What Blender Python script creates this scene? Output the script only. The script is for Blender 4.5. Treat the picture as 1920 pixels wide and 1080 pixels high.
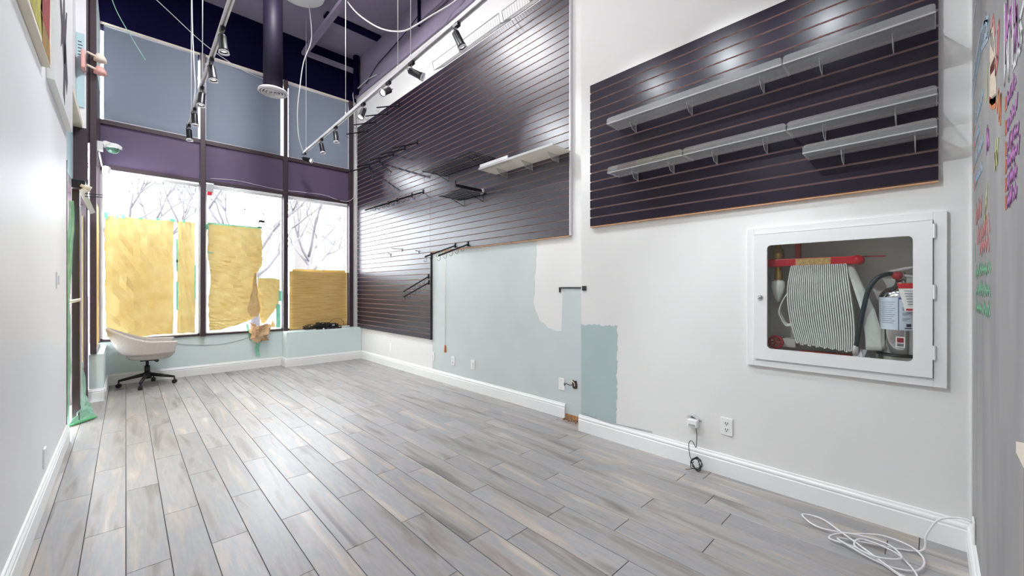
import bpy, math, random
from mathutils import Vector, Matrix, Euler
random.seed(7)
R = math.radians
for o in list(bpy.data.objects):
    bpy.data.objects.remove(o)
scn = bpy.context.scene
COL = scn.collection

# ------------------------------------------------------------------ camera
cam = bpy.data.cameras.new('camera')
cam.sensor_width = 36.0
cam.lens = 36.0 * 757.0 / 1920.0
cam.shift_y = 1.5 / 1920.0
cam.clip_start = 0.02
cam.clip_end = 500
camo = bpy.data.objects.new('camera', cam)
COL.objects.link(camo)
camo.location = (0, 0, 1.25)
camo.rotation_euler = (R(90), 0, R(-43.7235))
scn.camera = camo

# ------------------------------------------------------------------ world, exposure
SKY = 15.0
w = bpy.data.worlds.new('overcast_sky')
scn.world = w
w.use_nodes = True
bg = w.node_tree.nodes['Background']
bg.inputs[0].default_value = (0.88, 0.94, 1.0, 1)
bg.inputs[1].default_value = SKY
vs = scn.view_settings
vs.view_transform = 'Standard'
vs.look = 'None'
vs.gamma = 1
vs.use_curve_mapping = False
vs.exposure = 0.27
CEIL_W = 60      # unseen ceiling fill lamps, added for their light
SPOT_W = 30       # track spotlights

# ------------------------------------------------------------------ helpers
def lin(c):
    return tuple(((x / 255.0) / 12.92 if x <= 10 else ((x / 255.0 + 0.055) / 1.055) ** 2.4) for x in c)

def mat(name, rgb, rough=0.6, metal=0.0, spec=0.5, var=0.06, scale=8.0, rgb2=None, bump=0.0, bscale=60.0,
        stretch=(1, 1, 1), emit=0.0, rnd=0.0, coat=0.0):
    m = bpy.data.materials.new(name)
    m.use_nodes = True
    nt = m.node_tree
    b = nt.nodes['Principled BSDF']
    b.inputs['Roughness'].default_value = rough
    b.inputs['Metallic'].default_value = metal
    b.inputs['Specular IOR Level'].default_value = spec
    if coat: b.inputs['Coat Weight'].default_value = coat
    a = lin(rgb)
    c2 = lin(rgb2) if rgb2 else tuple(max(0, x * (1 - var * 2)) for x in a)
    tc = nt.nodes.new('ShaderNodeTexCoord')
    mp = nt.nodes.new('ShaderNodeMapping')
    mp.inputs['Scale'].default_value = stretch
    nt.links.new(tc.outputs['Object'], mp.inputs[0])
    nz = nt.nodes.new('ShaderNodeTexNoise')
    nz.inputs['Scale'].default_value = scale
    nz.inputs['Detail'].default_value = 4
    nt.links.new(mp.outputs[0], nz.inputs[0])
    mx = nt.nodes.new('ShaderNodeMix')
    mx.data_type = 'RGBA'
    mx.inputs[6].default_value = (*a, 1)
    mx.inputs[7].default_value = (*c2, 1)
    rm = nt.nodes.new('ShaderNodeMapRange')
    rm.inputs[1].default_value = 0.3
    rm.inputs[2].default_value = 0.7
    nt.links.new(nz.outputs[0], rm.inputs[0])
    nt.links.new(rm.outputs[0], mx.inputs[0])
    nt.links.new(mx.outputs[2], b.inputs['Base Color'])
    if bump:
        n2 = nt.nodes.new('ShaderNodeTexNoise')
        n2.inputs['Scale'].default_value = bscale
        nt.links.new(mp.outputs[0], n2.inputs[0])
        bp = nt.nodes.new('ShaderNodeBump')
        bp.inputs['Strength'].default_value = bump
        bp.inputs['Distance'].default_value = 0.01
        nt.links.new(n2.outputs[0], bp.inputs['Height'])
        nt.links.new(bp.outputs[0], b.inputs['Normal'])
    if emit:
        b.inputs['Emission Color'].default_value = (*a, 1)
        b.inputs['Emission Strength'].default_value = emit
    return m

def clear_mat(name, tint=(1, 1, 1), gloss=0.08, haze=0.0, hazecol=(0.8, 0.8, 0.8), rough=0.02):
    m = bpy.data.materials.new(name)
    m.use_nodes = True
    nt = m.node_tree
    nt.nodes.clear()
    out = nt.nodes.new('ShaderNodeOutputMaterial')
    tr = nt.nodes.new('ShaderNodeBsdfTransparent')
    tr.inputs[0].default_value = (*tint, 1)
    gl = nt.nodes.new('ShaderNodeBsdfGlossy')
    gl.inputs['Roughness'].default_value = rough
    fr = nt.nodes.new('ShaderNodeLayerWeight')
    fr.inputs[0].default_value = 0.35
    ml = nt.nodes.new('ShaderNodeMath')
    ml.operation = 'MULTIPLY_ADD'
    ml.inputs[1].default_value = gloss * 3
    ml.inputs[2].default_value = gloss * 0.5
    nt.links.new(fr.outputs['Fresnel'], ml.inputs[0])
    mx = nt.nodes.new('ShaderNodeMixShader')
    nt.links.new(ml.outputs[0], mx.inputs[0])
    last = tr
    if haze:
        df = nt.nodes.new('ShaderNodeBsdfDiffuse')
        nz = nt.nodes.new('ShaderNodeTexNoise')
        nz.inputs['Scale'].default_value = 9
        mc = nt.nodes.new('ShaderNodeMix')
        mc.data_type = 'RGBA'
        mc.inputs[6].default_value = (*hazecol, 1)
        mc.inputs[7].default_value = (*[c * 0.85 for c in hazecol], 1)
        nt.links.new(nz.outputs[0], mc.inputs[0])
        nt.links.new(mc.outputs[2], df.inputs[0])
        tl = nt.nodes.new('ShaderNodeBsdfTranslucent')
        nt.links.new(mc.outputs[2], tl.inputs[0])
        m0 = nt.nodes.new('ShaderNodeMixShader')
        m0.inputs[0].default_value = 0.4
        nt.links.new(df.outputs[0], m0.inputs[1])
        nt.links.new(tl.outputs[0], m0.inputs[2])
        m1 = nt.nodes.new('ShaderNodeMixShader')
        m1.inputs[0].default_value = haze
        nt.links.new(tr.outputs[0], m1.inputs[1])
        nt.links.new(m0.outputs[0], m1.inputs[2])
        last = m1
    nt.links.new(last.outputs[0], mx.inputs[1])
    nt.links.new(gl.outputs[0], mx.inputs[2])
    nt.links.new(mx.outputs[0], out.inputs[0])
    return m

def sheet_mat(name, rgb, rgb2, trans, scale=6.0, stretch=(1, 1, 1), bump=0.3, detail=6):
    """thin paper / cloth: diffuse front, translucent share"""
    m = bpy.data.materials.new(name)
    m.use_nodes = True
    nt = m.node_tree
    nt.nodes.clear()
    out = nt.nodes.new('ShaderNodeOutputMaterial')
    tc = nt.nodes.new('ShaderNodeTexCoord')
    mp = nt.nodes.new('ShaderNodeMapping')
    mp.inputs['Scale'].default_value = stretch
    nt.links.new(tc.outputs['Object'], mp.inputs[0])
    nz = nt.nodes.new('ShaderNodeTexNoise')
    nz.inputs['Scale'].default_value = scale
    nz.inputs['Detail'].default_value = detail
    nt.links.new(mp.outputs[0], nz.inputs[0])
    rp = nt.nodes.new('ShaderNodeMapRange')
    rp.inputs[1].default_value = 0.32
    rp.inputs[2].default_value = 0.68
    nt.links.new(nz.outputs[0], rp.inputs[0])
    mc = nt.nodes.new('ShaderNodeMix')
    mc.data_type = 'RGBA'
    mc.inputs[6].default_value = (*lin(rgb), 1)
    mc.inputs[7].default_value = (*lin(rgb2), 1)
    nt.links.new(rp.outputs[0], mc.inputs[0])
    df = nt.nodes.new('ShaderNodeBsdfDiffuse')
    tl = nt.nodes.new('ShaderNodeBsdfTranslucent')
    nt.links.new(mc.outputs[2], df.inputs[0])
    nt.links.new(mc.outputs[2], tl.inputs[0])
    if bump:
        n2 = nt.nodes.new('ShaderNodeTexNoise')
        n2.inputs['Scale'].default_value = 14
        n2.inputs['Detail'].default_value = 5
        nt.links.new(mp.outputs[0], n2.inputs[0])
        bp = nt.nodes.new('ShaderNodeBump')
        bp.inputs['Strength'].default_value = bump
        bp.inputs['Distance'].default_value = 0.02
        nt.links.new(n2.outputs[0], bp.inputs['Height'])
        nt.links.new(bp.outputs[0], df.inputs['Normal'])
        nt.links.new(bp.outputs[0], tl.inputs['Normal'])
    mx = nt.nodes.new('ShaderNodeMixShader')
    mx.inputs[0].default_value = trans
    nt.links.new(df.outputs[0], mx.inputs[1])
    nt.links.new(tl.outputs[0], mx.inputs[2])
    nt.links.new(mx.outputs[0], out.inputs[0])
    return m

class MB:
    def __init__(s):
        s.v = []; s.f = []; s.mi = []
    def face(s, idx, mi=0):
        s.f.append(idx); s.mi.append(mi)
    def box(s, x0, x1, y0, y1, z0, z1, mi=None):
        n = len(s.v)
        s.v += [(x0, y0, z0), (x1, y0, z0), (x1, y1, z0), (x0, y1, z0), (x0, y0, z1), (x1, y0, z1), (x1, y1, z1), (x0, y1, z1)]
        fs = [(0, 3, 2, 1), (4, 5, 6, 7), (0, 1, 5, 4), (1, 2, 6, 5), (2, 3, 7, 6), (3, 0, 4, 7)]   # bottom top -y +x +y -x
        for i, q in enumerate(fs):
            s.face([n + k for k in q], mi[i] if mi else 0)
        return s
    def tube(s, pts, r, n=8, closed=False):
        P = [Vector(p) for p in pts]
        m = len(P)
        rr = r if isinstance(r, (list, tuple)) else [r] * m
        base = len(s.v)
        prev = None
        for i in range(m):
            if closed: t = P[(i + 1) % m] - P[i - 1]
            else: t = P[min(i + 1, m - 1)] - P[max(i - 1, 0)]
            if t.length < 1e-9: t = Vector((0, 0, 1))
            t.normalize()
            if prev is None:
                a = Vector((0, 0, 1)) if abs(t.z) < 0.9 else Vector((1, 0, 0))
                u = t.cross(a).normalized()
            else:
                u = (prev - t * prev.dot(t))
                if u.length < 1e-6: u = t.orthogonal()
                u.normalize()
            prev = u
            v = t.cross(u)
            for k in range(n):
                an = 2 * math.pi * k / n
                s.v.append(tuple(P[i] + (u * math.cos(an) + v * math.sin(an)) * rr[i]))
        for i in range(m if closed else m - 1):
            j = (i + 1) % m
            for k in range(n):
                l = (k + 1) % n
                s.face([base + i * n + k, base + i * n + l, base + j * n + l, base + j * n + k])
        if not closed:
            s.face([base + k for k in range(n)][::-1])
            s.face([base + (m - 1) * n + k for k in range(n)])
        return s
    def cyl(s, p0, p1, r0, r1=None, n=16):
        return s.tube([p0, p1], [r0, r0 if r1 is None else r1], n)
    def lathe(s, prof, c=(0, 0, 0), n=24, a0=0.0, a1=2 * math.pi):
        full = abs(a1 - a0 - 2 * math.pi) < 1e-6
        base = len(s.v); cols = n if full else n + 1
        for (r, z) in prof:
            for k in range(cols):
                a = a0 + (a1 - a0) * k / n
                s.v.append((c[0] + r * math.cos(a), c[1] + r * math.sin(a), c[2] + z))
        for i in range(len(prof) - 1):
            for k in range(n):
                l = (k + 1) % cols
                s.face([base + i * cols + k, base + i * cols + l, base + (i + 1) * cols + l, base + (i + 1) * cols + k])
        return s
    def prism(s, pts, off):
        n = len(s.v); m = len(pts); o = Vector(off)
        s.v += [tuple(p) for p in pts] + [tuple(Vector(p) + o) for p in pts]
        s.face([n + i for i in range(m)][::-1])
        s.face([n + m + i for i in range(m)])
        for i in range(m):
            j = (i + 1) % m
            s.face([n + i, n + j, n + m + j, n + m + i])
        return s
    def grid(s, fn, nu, nv, thick=None):
        n = len(s.v)
        for j in range(nv + 1):
            for i in range(nu + 1):
                s.v.append(tuple(fn(i / nu, j / nv)))
        for j in range(nv):
            for i in range(nu):
                a = n + j * (nu + 1) + i
                s.face([a, a + 1, a + nu + 2, a + nu + 1])
        return s

ORG = {}
def build(mb, name, mats, parent=None, smooth=False, local=False, bevel=0.0, solid=0.0, loc=None):
    me = bpy.data.meshes.new(name)
    o = bpy.data.objects.new(name, me)
    COL.objects.link(o)
    if parent is not None:
        o.parent = parent
        org = Vector((0, 0, 0)) if local else ORG[parent]
        ORG[o] = ORG.get(parent, Vector((0, 0, 0)))
    elif local:
        org = Vector((0, 0, 0)); ORG[o] = org
        if loc: o.location = loc; ORG[o] = Vector(loc)
    else:
        xs = [p[0] for p in mb.v]; ys = [p[1] for p in mb.v]; zs = [p[2] for p in mb.v]
        org = Vector(((min(xs) + max(xs)) / 2, (min(ys) + max(ys)) / 2, min(zs)))
        o.location = org; ORG[o] = org
    me.from_pydata([tuple(Vector(p) - org) for p in mb.v], [], mb.f)
    if not isinstance(mats, (list, tuple)): mats = [mats]
    for m in mats: me.materials.append(m)
    if len(mats) > 1: me.polygons.foreach_set('material_index', mb.mi)
    if smooth: me.polygons.foreach_set('use_smooth', [True] * len(me.polygons))
    me.update()
    if bevel:
        b = o.modifiers.new('bevel', 'BEVEL'); b.width = bevel; b.segments = 2; b.limit_method = 'ANGLE'
    if solid:
        b = o.modifiers.new('solid', 'SOLIDIFY'); b.thickness = solid; b.offset = 0
    return o

def tag(o, label, cat, group=None):
    o['label'] = label; o['category'] = cat
    if group: o['group'] = group
    return o

def struct(o, label=None):
    o['kind'] = 'structure'
    if label: o['label'] = label
    return o

def thing(name, label, cat, loc, group=None):
    o = bpy.data.objects.new(name, None)
    COL.objects.link(o); o.location = loc; o.empty_display_size = 0.05
    ORG[o] = Vector(loc)
    return tag(o, label, cat, group)

def copy_tree(o, parent=None):
    c = o.copy(); COL.objects.link(c)
    if parent is not None: c.parent = parent
    for ch in list(o.children): copy_tree(ch, c)
    return c

def smooth_path(pts, k=6, closed=False):
    P = [Vector(p) for p in pts]; out = []
    n = len(P)
    for i in range(n if closed else n - 1):
        if closed: p0, p1, p2, p3 = P[i - 1], P[i], P[(i + 1) % n], P[(i + 2) % n]
        else: p0, p1, p2, p3 = P[max(i - 1, 0)], P[i], P[i + 1], P[min(i + 2, n - 1)]
        for j in range(k):
            t = j / k
            out.append(0.5 * ((2 * p1) + (p2 - p0) * t + (2 * p0 - 5 * p1 + 4 * p2 - p3) * t * t + (3 * p1 - p0 - 3 * p2 + p3) * t ** 3))
    if not closed: out.append(P[-1])
    return out

ORD = ['nearest', 'second', 'third', 'fourth', 'fifth', 'sixth', 'seventh', 'eighth', 'ninth', 'tenth']

# ------------------------------------------------------------------ materials
M = {}
M['white'] = mat('white_wall_paint', (232, 231, 229), 0.75, spec=0.3, var=0.02, scale=1.5, bump=0.03)
M['left'] = mat('left_wall_paint', (233, 233, 235), 0.45, spec=0.4, var=0.02, scale=1.2, bump=0.02)
M['bluegrey'] = mat('blue_grey_wall_paint', (205, 212, 212), 0.7, spec=0.3, var=0.03, scale=2.5, bump=0.03)
M['bluegrey2'] = mat('deeper_blue_grey_paint', (178, 197, 197), 0.7, spec=0.3, var=0.03, scale=2.5, bump=0.03)
M['lowwall'] = mat('pale_blue_wall_paint', (218, 232, 232), 0.6, spec=0.3, var=0.02, scale=2, bump=0.02)
M['base'] = mat('white_gloss_trim', (240, 241, 240), 0.35, var=0.01)
M['ceil'] = mat('dark_plum_ceiling_paint', (146, 136, 158), 0.85, spec=0.2, var=0.1, scale=1.5)
M['navy'] = mat('dark_navy_bulkhead_paint', (14, 11, 46), 0.85, spec=0.08, var=0.08, scale=1.5)
M['mullion'] = mat('dark_brown_anodised_frame', (66, 52, 58), 0.4, spec=0.5, var=0.05, scale=3)
M['header'] = mat('plum_header_panel', (92, 82, 112), 0.5, spec=0.4, var=0.08, scale=1.0, rgb2=(102, 82, 106))
M['black'] = mat('black_metal', (22, 21, 26), 0.4, var=0.1, scale=20)
M['blackp'] = mat('black_plastic', (24, 22, 26), 0.45, var=0.1, scale=20)
M['slat'] = mat('dark_plum_laminate', (36, 26, 43), 0.37, spec=0.95, var=0.06, scale=2)
M['mdf'] = mat('raw_fibreboard_edge', (196, 172, 168), 0.8, var=0.08, scale=20)
M['edge'] = mat('orange_fibreboard_edge', (214, 166, 128), 0.8, var=0.08, scale=20)
M['slat2'] = mat('dark_navy_laminate', (32, 22, 40), 0.28, spec=0.32, var=0.06, scale=2)
M['acrylic'] = clear_mat('clear_acrylic', (0.93, 0.94, 0.94), 0.10, 0.22, (0.72, 0.72, 0.70))
M['acrylic_edge'] = clear_mat('acrylic_edge', (0.9, 0.9, 0.9), 0.12, 0.70, (0.9, 0.9, 0.9))
M['glass'] = clear_mat('window_glass', (0.97, 0.98, 0.98), 0.05)
M['cabglass'] = clear_mat('cabinet_glass', (0.97, 0.975, 0.97), 0.04)
M['chrome'] = mat('polished_steel', (205, 205, 205), 0.14, metal=1.0, var=0.02)
M['brass'] = mat('brass', (190, 160, 90), 0.35, metal=0.8, var=0.1)
M['red'] = mat('red_enamel', (200, 22, 34), 0.35, var=0.06)
M['redd'] = mat('dull_red_paint', (176, 50, 52), 0.5, var=0.08)
M['plate'] = mat('white_plastic', (240, 240, 238), 0.35, var=0.01)
M['slot'] = mat('dark_socket_slot', (40, 40, 44), 0.6)
M['cabwhite'] = mat('white_enamel_steel', (236, 236, 236), 0.4, var=0.01)
M['cabin'] = mat('grey_cabinet_lining', (226, 224, 216), 0.6, var=0.05, scale=3)
M['hose'] = mat('white_canvas_hose', (236, 240, 234), 0.85, var=0.05, scale=30, bump=0.2, bscale=300)
M['rubber'] = mat('black_rubber', (28, 44, 48), 0.5, var=0.05)
M['cream'] = mat('cream_paint', (232, 222, 206), 0.6, var=0.03)
M['fabric'] = mat('light_grey_upholstery', (205, 198, 196), 0.9, spec=0.2, var=0.05, scale=60, bump=0.15, bscale=400)
M['wire_w'] = mat('white_cable_sheath', (226, 224, 226), 0.5, var=0.03)
M['wire_k'] = mat('black_cable_sheath', (26, 26, 32), 0.5, var=0.05)
M['wire_g'] = mat('grey_cable_sheath', (176, 176, 180), 0.5, var=0.03)
M['silver'] = mat('silver_track', (214, 210, 214), 0.3, metal=0.1, var=0.03)
M['lens'] = mat('lit_lamp_lens', (245, 250, 255), 0.3, emit=9.0, var=0.0)
M['disc'] = mat('fill_lamp_diffuser', (240, 240, 244), 0.5, emit=2.0, var=0.0)  # glowing face of the added fill lamps
M['paper'] = sheet_mat('brown_kraft_paper', (236, 222, 170), (226, 204, 142), 0.17, 5.0)
M['paper2'] = sheet_mat('brown_kraft_paper_fold', (222, 196, 148), (208, 174, 122), 0.13, 7.0)
M['crumple'] = sheet_mat('crumpled_kraft_paper', (230, 200, 164), (200, 162, 122), 0.12, 9.0)
M['board'] = sheet_mat('wood_grain_board', (232, 212, 150), (210, 178, 112), 0.33, 5.0, (0.6, 1, 12), 0.05)
M['shade'] = sheet_mat('grey_roller_cloth', (150, 158, 172), (144, 152, 166), 0.15, 0.6, bump=0.0, detail=2)
M['tape'] = sheet_mat('green_masking_tape', (168, 226, 206), (132, 208, 182), 0.20, 20.0)
M['film'] = sheet_mat('pale_green_plastic_film', (188, 222, 204), (150, 206, 178), 0.14, 10.0)
M['wpaper'] = sheet_mat('white_paper', (240, 240, 240), (228, 228, 230), 0.2, 4.0)
M['chalkwall'] = mat('chalkboard_paint', (140, 138, 138), 0.8, spec=0.3, var=0.10, scale=1.6, rgb2=(164, 162, 161), stretch=(2.5, 1, 0.8))
M['teal'] = mat('pale_teal_panel', (186, 214, 220), 0.35, var=0.04, scale=1.5)
M['orange'] = mat('orange_plastic', (222, 110, 40), 0.5, var=0.03)
M['peach'] = mat('faded_red_plastic', (232, 176, 168), 0.5, var=0.05)
M['wood'] = mat('brown_wood', (150, 106, 74), 0.5, var=0.12, scale=8, stretch=(1, 6, 6))
M['rawwood'] = mat('broken_drywall', (190, 140, 96), 0.9, var=0.25, scale=60, bump=0.5)
M['grout'] = mat('dark_floor_joint', (92, 88, 90), 0.85, var=0.1)
M['bark'] = mat('grey_bark', (84, 78, 80), 0.9, var=0.1)
M['asphalt'] = mat('pale_pavement', (110, 110, 112), 0.9, var=0.05, scale=2)
M['bpeach'] = mat('peach_brick_facade', (104, 97, 92), 0.9, var=0.04, scale=3)
M['blav'] = mat('lavender_grey_facade', (97, 96, 102), 0.9, var=0.03, scale=2)
M['bwin'] = mat('facade_window', (84, 86, 94), 0.3, var=0.03)
for k, c in {'blue': (186, 204, 220), 'creamc': (232, 216, 196), 'pink': (232, 150, 150), 'orangec': (226, 142, 104), 'olive': (206, 210, 150),
             'greenc': (140, 196, 162), 'whitec': (226, 224, 228), 'purple': (192, 134, 190), 'salmon': (214, 142, 140)}.items():
    M['ck_' + k] = mat('chalk_' + k, c, 0.95, spec=0.1, var=0.15, scale=80)

def plank_material():
    m = bpy.data.materials.new('weathered_wood_look_plank')
    m.use_nodes = True
    nt = m.node_tree
    b = nt.nodes['Principled BSDF']
    tc = nt.nodes.new('ShaderNodeTexCoord')
    oi = nt.nodes.new('ShaderNodeObjectInfo')
    ml = nt.nodes.new('ShaderNodeVectorMath'); ml.operation = 'SCALE'
    cb = nt.nodes.new('ShaderNodeCombineXYZ')
    for i in range(3): nt.links.new(oi.outputs['Random'], cb.inputs[i])
    nt.links.new(cb.outputs[0], ml.inputs[0]); ml.inputs['Scale'].default_value = 57.0
    ad = nt.nodes.new('ShaderNodeVectorMath'); ad.operation = 'ADD'
    nt.links.new(tc.outputs['Object'], ad.inputs[0]); nt.links.new(ml.outputs[0], ad.inputs[1])
    def noise(scale, st, detail=6, dist=0.0):
        mp = nt.nodes.new('ShaderNodeMapping'); mp.inputs['Scale'].default_value = st
        nt.links.new(ad.outputs[0], mp.inputs[0])
        n = nt.nodes.new('ShaderNodeTexNoise'); n.inputs['Scale'].default_value = scale
        n.inputs['Detail'].default_value = detail; n.inputs['Distortion'].default_value = dist
        nt.links.new(mp.outputs[0], n.inputs[0]); return n
    n1 = noise(4.0, (2.6, 0.30, 1), 5, 0.5)
    r1 = nt.nodes.new('ShaderNodeValToRGB')
    e = r1.color_ramp.elements
    e[0].position = 0.28; e[0].color = (*lin((110, 107, 108)), 1)
    e[1].position = 0.74; e[1].color = (*lin((184, 184, 184)), 1)
    for p, c in ((0.38, (140, 133, 129)), (0.46, (158, 153, 151)), (0.54, (148, 148, 150)), (0.63, (170, 159, 149))):
        x = e.new(p); x.color = (*lin(c), 1)
    nt.links.new(n1.outputs[0], r1.inputs[0])
    n2 = noise(26.0, (2.6, 0.30, 1), 6, 0.3)
    mx = nt.nodes.new('ShaderNodeMix'); mx.data_type = 'RGBA'; mx.blend_type = 'OVERLAY'
    mx.inputs[0].default_value = 0.2
    nt.links.new(r1.outputs[0], mx.inputs[6]); nt.links.new(n2.outputs[0], mx.inputs[7])
    hv = nt.nodes.new('ShaderNodeHueSaturation')
    vr = nt.nodes.new('ShaderNodeMapRange'); vr.inputs[3].default_value = 0.86; vr.inputs[4].default_value = 1.10
    nt.links.new(oi.outputs['Random'], vr.inputs[0]); nt.links.new(vr.outputs[0], hv.inputs['Value'])
    nt.links.new(mx.outputs[2], hv.inputs['Color'])
    nt.links.new(hv.outputs[0], b.inputs['Base Color'])
    rr = nt.nodes.new('ShaderNodeMapRange'); rr.inputs[3].default_value = 0.28; rr.inputs[4].default_value = 0.44
    nt.links.new(n2.outputs[0], rr.inputs[0]); nt.links.new(rr.outputs[0], b.inputs['Roughness'])
    b.inputs['Specular IOR Level'].default_value = 0.8
    bp = nt.nodes.new('ShaderNodeBump'); bp.inputs['Strength'].default_value = 0.06; bp.inputs['Distance'].default_value = 0.004
    nt.links.new(n2.outputs[0], bp.inputs['Height']); nt.links.new(bp.outputs[0], b.inputs['Normal'])
    return m
M['plank'] = plank_material()

# ================================================================== SETTING
XL, XR, XF, YW = -0.35, 2.90, 3.07, 7.38
YC, YB, ZC = -0.125, -2.60, 5.45
JOG = 2.15
# ---- floor with planks
floor = struct(build(MB().box(-0.5, 3.2, YB, 7.6, -0.12, -0.004), 'floor', M['grout']), 'grey wood-look plank floor')
PW, PL = 0.152, 1.0
offs = {-3: .1, -2: .55, -1: .94, 0: .447, 1: .94, 2: .45, 3: .91, 4: .44, 5: .94, 6: .46, 7: .97, 8: .59, 9: .47, 10: .97, 11: .467, 12: .145, 13: .76,
        14: .157, 15: .78, 16: .92, 17: .16, 18: .05, 19: .5, 20: .3}
pm = {}
def plank_mesh(wd, ln):
    key = (round(wd, 3), round(ln, 3))
    if key not in pm:
        g = 0.0016; b = 0.0012
        mb = MB()
        x0, x1, y0, y1 = -wd / 2 + g, wd / 2 - g, -ln / 2 + g, ln / 2 - g
        mb.v = [(x0, y0, -.010), (x1, y0, -.010), (x1, y1, -.010), (x0, y1, -.010),
                (x0, y0, -b), (x1, y0, -b), (x1, y1, -b), (x0, y1, -b),
                (x0 + b, y0 + b, 0), (x1 - b, y0 + b, 0), (x1 - b, y1 - b, 0), (x0 + b, y1 - b, 0)]
        for q in [(0, 1, 5, 4), (1, 2, 6, 5), (2, 3, 7, 6), (3, 0, 4, 7), (4, 5, 9, 8), (5, 6, 10, 9), (6, 7, 11, 10), (7, 4, 8, 11), (8, 9, 10, 11)]:
            mb.face(q)
        me = bpy.data.meshes.new('plank'); me.from_pydata(mb.v, [], mb.f); me.materials.append(M['plank'])
        pm[key] = me
    return pm[key]
for k in range(-3, 21):
    xa, xb = max(k * PW, XL - .14), min((k + 1) * PW, XF)
    if xb - xa < 0.02: continue
    y = -2 + offs[k]
    while y < 7.40:
        ya, yb = max(y, -0.6), min(y + PL, 7.42)
        y += PL
        if yb - ya < 0.03: continue
        o = bpy.data.objects.new('plank', plank_mesh(xb - xa, yb - ya))
        COL.objects.link(o); o.parent = floor
        o.location = Vector(((xa + xb) / 2, (ya + yb) / 2, 0)) - ORG[floor]

# ---- ceiling and rear
struct(build(MB().box(-0.6, 3.3, YB - .1, 7.6, ZC, ZC + .1), 'ceiling', M['ceil']), 'dark plum painted ceiling')
struct(build(MB().box(-0.6, 3.3, YB - .1, YB, 0, ZC), 'wall_back', M['white']))
# ---- left wall (to y=4.9), wall above the entrance door
struct(build(MB().box(XL - .12, XL, YB, 4.90, 0, ZC), 'wall_left', M['left']), 'plain white left wall')
wl2 = struct(build(MB().box(XL - .14, XL - .04, 4.90, 6.40, 3.06, ZC).box(-.50, -.313, 6.40, 6.43, 3.0, ZC).box(XL - .12, XL + .05, 6.40, 7.40, 4.65, ZC), 'wall_left_over_door', M['left']))
# ---- right wall : near section with cabinet hole, far recessed section, dark upper strip
mb = MB()
CY0, CY1, CZ0, CZ1 = 0.03, 0.765, 0.835, 1.565
mb.box(XR, 3.20, YB, CY0, 0, ZC).box(XR, 3.20, CY1, JOG, 0, ZC).box(XR, 3.20, CY0, CY1, 0, CZ0).box(XR, 3.20, CY0, CY1, CZ1, ZC)
mb.box(3.15, 3.20, CY0, CY1, CZ0, CZ1)
wr = struct(build(mb, 'wall_right', M['white']), 'white right wall with hose cabinet')
wf = struct(build(MB().box(XF, 3.20, JOG, 7.50, 0, 4.745), 'wall_right_far', M['white']), 'recessed white wall behind the large slatwall')
struct(build(MB().box(XF, 3.20, JOG, 7.50, 4.745, ZC).box(XF - .03, XF, JOG, 7.38, 4.745, 4.80), 'wall_right_upper', M['ceil']), 'dark plum upper wall strip')
# ---- chalkboard wall
wc = struct(build(MB().box(0.98, XR, YC - .12, YC, 0, ZC), 'wall_chalk', M['chalkwall']), 'grey chalkboard wall with faded chalk drawings')
struct(build(MB().box(XR - .006, XR, YC, YC + .006, 0.14, ZC), 'trim_1', M['base']))
# ---- front wall: low wall, ledge box, bulkhead
lo = MB().box(-0.30, 1.86, YW, 7.60, 0, 0.565)
wfr = struct(build(lo, 'wall_front', M['lowwall'], bevel=0.006), 'pale blue low wall under the windows')
struct(build(MB().box(1.85, XF, 7.13, 7.60, 0, 0.560), 'wall_front_ledge', M['lowwall'], bevel=0.012), 'pale blue boxed ledge under the right window')
struct(build(MB().box(-0.30, -0.178, 6.43, YW, 0, 0.525), 'wall_front_return', M['lowwall'], bevel=0.006), 'short low wall beside the entrance')
struct(build(MB().box(-0.6, XF, 7.36, 7.60, 4.66, ZC), 'wall_front_bulkhead', M['navy']), 'dark navy bulkhead above the shades')

# ---- baseboards
def baseboard(name, p0, p1, out, mat_=None):
    """profile extruded from p0 to p1; out = unit vector into the room"""
    prof = [(0, 0), (.018, 0), (.018, .098), (.014, .102), (.014, .108), (.0175, .112), (.016, .122), (.010, .130), (.008, .140), (0, .142)]
    a, b, o = Vector(p0), Vector(p1), Vector(out)
    m_ = MB(); n = len(prof)
    for q in (a, b):
        for (d, z) in prof: m_.v.append(tuple(q + o * d + Vector((0, 0, z))))
    for i in range(n):
        j = (i + 1) % n
        m_.face([i, j, n + j, n + i])
    m_.face(list(range(n))); m_.face(list(range(n, 2 * n))[::-1])
    return struct(build(m_, name, mat_ or M['base']))
baseboard('baseboard_right', (XR, YC, 0), (XR, JOG + .018, 0), (-1, 0, 0))
baseboard('baseboard_right_far', (XF, 2.46, 0), (XF, 7.13, 0), (-1, 0, 0))
baseboard('baseboard_left', (XL, YB, 0), (XL, 4.90, 0), (1, 0, 0))
baseboard('baseboard_front', (-0.178, YW, 0), (1.85, YW, 0), (0, -1, 0))
baseboard('baseboard_front_ledge', (1.832, 7.13, 0), (XF - .018, 7.13, 0), (0, -1, 0))
baseboard('baseboard_front_ledge_side', (1.85, 7.13, 0), (1.85, YW - .018, 0), (-1, 0, 0))
baseboard('baseboard_front_return', (-0.178, 6.412, 0), (-0.178, YW - .018, 0), (1, 0, 0))
baseboard('baseboard_front_return_end', (-0.30, 6.43, 0), (-0.160, 6.43, 0), (0, -1, 0))
baseboard('baseboard_chalk', (1.42, YC, 0), (XR - .018, YC, 0), (0, 1, 0))

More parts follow.
